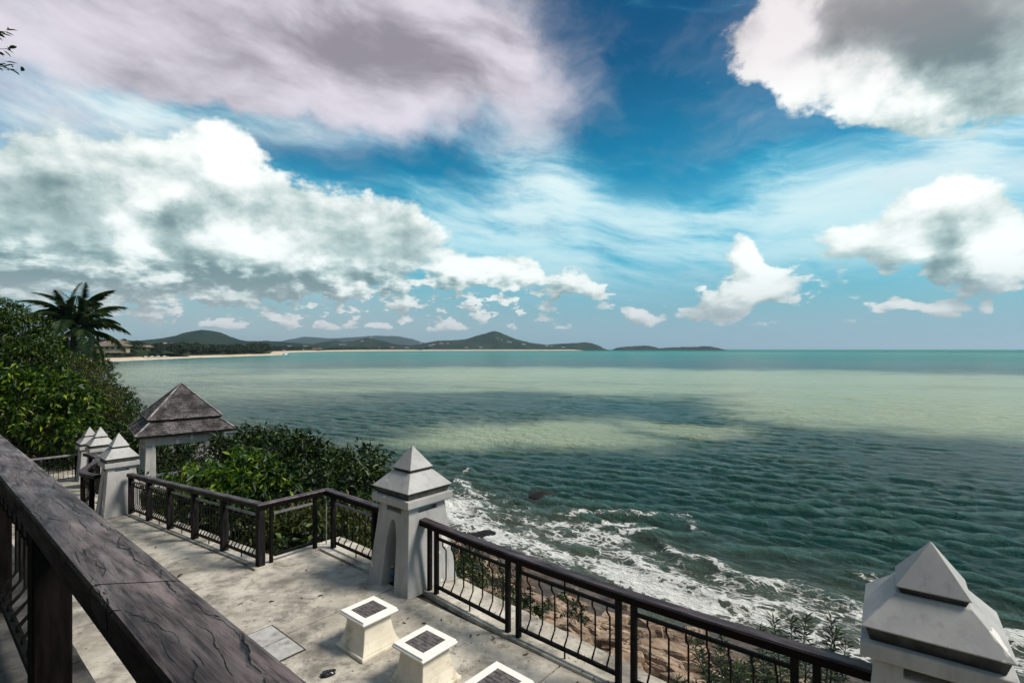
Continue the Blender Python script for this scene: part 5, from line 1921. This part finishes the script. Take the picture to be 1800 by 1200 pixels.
# ------------------------------------------------------------------ houses
def house(name, label, px, py, dist, w, d, h, wall, roof, rh=None, group=None, rz=0.0, gable=False):
    p = sight(px, py, dist)
    eye = Vector((0, 0, 3.43))
    ray = (p - eye).normalized()
    best = None
    for bv in HILL_BVH:                       # stand the house on the ground that lies on its line of sight
        hit, _n, _i, dd_ = bv.ray_cast(eye, ray)
        if hit is not None and (best is None or dd_ < best[1]):
            best = (hit, dd_)
    if best is not None and 0.55 * dist < best[1] < 1.7 * dist:
        k = best[0].y / p.y
        p = best[0] + Vector((0, 0, h * k * 0.5))
        w, d, h = w * k, d * k, h * k
        rh = rh * k if rh is not None else None
    t = thing(name, label, 'building', (p.x, p.y, p.z - h), rz + math.atan2(-p.x, p.y) * 0.6, group)
    link('wall', MB().box(-w / 2, w / 2, -d / 2, d / 2, -2.2, h).mesh('wall'), M[wall], t)
    rh = rh if rh is not None else h * 0.45
    e = 0.09 * w
    if rh > 0:
        lo = [(-w / 2 - e, -d / 2 - e, h + .02), (w / 2 + e, -d / 2 - e, h + .02), (w / 2 + e, d / 2 + e, h + .02), (-w / 2 - e, d / 2 + e, h + .02)]
        k = 0.62 if not gable else 1.0
        hi = [(-w / 2 * k, -d * .04, h + rh), (w / 2 * k, -d * .04, h + rh), (w / 2 * k, d * .04, h + rh), (-w / 2 * k, d * .04, h + rh)]
        link('roof', MB().rings([lo, hi]).mesh('roof'), M[roof], t)
    nwin = max(2, int(w / 4))
    for i in range(nwin):
        x = -w / 2 + w * (i + .5) / nwin
        link('window', MB().box(x - w / nwin * .26, x + w / nwin * .26, -d / 2 - 0.06, -d / 2 + .2, h * .3, h * .8).mesh('window'), M['dark_open'], t)
    return t


GH = 'houses along the far bay'
house('resort_building', 'long brown-roofed building on the headland, its lower tier nearest the palm fronds', 197, 608, 470, 24, 12, 4.0, 'house_tan', 'house_brown', 3.6, GH)
house('resort_building', 'upper tan building with flat ridge standing behind the brown-roofed one on the headland', 203, 602, 500, 18, 10, 3.5, 'house_tan', 'house_brown', 2.4, GH)
house('beach_house', 'grey-roofed house with tan walls among trees above the beach end', 255, 612.5, 560, 13, 9, 3.2, 'house_tan', 'house_brown', 2.2, GH)
house('villa', 'small white villa on the slope below the left hill', 290, 603, 1500, 9, 8, 6, 'house_white', 'house_white', 1.0, GH)
house('villa', 'pinkish-roofed villa just right of the small white one below the left hill', 300, 604, 1500, 10, 8, 5, 'house_tan', 'house_red', 3.0, GH)
rh_ = random.Random(31)
many = [(345, 609, 1250, 'house_white', 'house_brown'), (368, 610, 1250, 'house_white', 'house_red'), (377, 611, 1250, 'house_tan', 'house_brown'),
        (430, 610, 1350, 'house_white', 'house_red'), (440, 611, 1350, 'house_tan', 'house_red'), (458, 609, 1400, 'house_white', 'house_white'), (466, 607, 1450, 'house_white', 'house_white'),
        (498, 616, 1500, 'house_white', 'house_red'), (509, 609.5, 1900, 'house_white', 'house_white'), (514, 611, 1900, 'house_white', 'house_white'), (530, 614.5, 2200, 'house_white', 'house_white'),
        (543, 613, 2300, 'house_tan', 'house_red'), (553, 613.5, 2350, 'house_white', 'house_red'), (561, 613.5, 2400, 'house_white', 'house_red'), (537, 609, 2450, 'house_white', 'house_white'),
        (600, 606, 3050, 'house_white', 'house_white'), (607, 606, 3050, 'house_white', 'house_brown'), (637, 600, 3350, 'house_white', 'house_white'), (668, 613, 3250, 'house_white', 'house_brown'),
        (740, 604, 4200, 'house_white', 'house_white'), (763, 606, 4200, 'house_white', 'house_red'), (776, 605, 4200, 'house_white', 'house_red'), (787, 605, 4200, 'house_tan', 'house_red'), (757, 608, 4150, 'house_white', 'house_white'),
        (874, 596, 4300, 'house_tan', 'house_brown'), (882, 598, 4300, 'house_tan', 'house_brown'), (893, 601, 4260, 'house_white', 'house_white'), (897, 602, 4260, 'house_white', 'house_white'),
        (921, 606, 4250, 'house_white', 'house_white'), (962, 609, 4250, 'house_white', 'house_white'), (970, 609.5, 4250, 'house_white', 'house_brown'), (990, 611, 4260, 'house_white', 'house_white'),
        (820, 612, 4080, 'house_white', 'house_red'), (845, 611.5, 4100, 'house_white', 'house_white'), (715, 612, 3600, 'house_white', 'house_white'), (690, 612.5, 3450, 'house_white', 'house_red')]
_seen = {}
many.sort(key=lambda q: q[0])
for i, (px, py, dd, wl, rf) in enumerate(many):
    _n = _seen[rf] = _seen.get(rf, -1) + 1
    k = dd / 910.0
    kind_ = {'house_red': 'red-roofed', 'house_white': 'white flat-roofed', 'house_brown': 'brown-roofed'}[rf]
    lab = ('leftmost of the tiny %s houses along the far bay' % kind_) if _n == 0 else ('tiny %s house along the far bay, %s of its kind from the left' % (kind_, ORD[_n]))
    house('villa', lab,
          px, py, dd, k * rh_.uniform(4.0, 8.0), k * 4.0, k * rh_.uniform(2.0, 3.2), wl, rf, k * rh_.uniform(0.7, 1.3) if rf != 'house_white' else k * 0.3, GH)
p = sight(652, 595.5, 4100)
gs = thing('hilltop_shrine', 'tiny gilded shrine on top of the small hill across the bay', 'shrine', (p.x, p.y, p.z), 0.0)
link('base', MB().rings([sq(7, -6), sq(7, 2)]).mesh('base'), M['house_white'], gs)
link('spire', lathe([(6.5, 2), (6, 5), (4, 8), (1.6, 11), (0.4, 17)], 10), M['gold'], gs)

# boats drawn up on the beach
hull = MB().rings([[(-3, -.5, 0), (3, -.3, 0), (3.6, 0, 0), (3, .3, 0), (-3, .5, 0)], [(-3.3, -1.1, 1.1), (3.2, -.9, 1.2), (4.6, 0, 1.6), (3.2, .9, 1.2), (-3.3, 1.1, 1.1)]]).mesh('hull')
cabin = MB().box(-1.8, 0.8, -.7, .7, 1.1, 2.3).mesh('cabin')
for (px, py, dd, lab) in ((257, 627.8, 626, 'leftmost small white boat drawn up on the sandy beach'), (268, 627.5, 645, 'second small white boat from the left on the sandy beach'),
                          (279, 627, 662, 'third small white boat from the left on the sandy beach'), (290, 626.4, 680, 'rightmost small white boat on the sandy beach')):
    p = sight(px, py, dd)
    bo = thing('boat', lab, 'boat', (p.x, p.y, SEA_Z + 1.7), 0.3, 'boats on the beach')
    link('hull', hull, M['house_white'], bo)
    link('cabin', cabin, M['house_white'], bo)

# ------------------------------------------------------------------ sea air
hm = bpy.data.materials.new('sea_haze')
hm.use_nodes = True
hm.node_tree.nodes.clear()
vn_ = node(hm.node_tree, 'ShaderNodeVolumePrincipled')
vn_.inputs['Color'].default_value = (0.62, 0.82, 1.0, 1)
vn_.inputs['Density'].default_value = 0.00004
vn_.inputs['Anisotropy'].default_value = 0.2
ho = node(hm.node_tree, 'ShaderNodeOutputMaterial')
hm.node_tree.links.new(vn_.outputs[0], ho.inputs['Volume'])
tag(link('haze', MB().box(-95000, 95000, -400, 95000, SEA_Z - 12.0, 420.0).mesh('haze'), hm), 'thin blue sea haze over the bay', 'haze', kind='stuff')
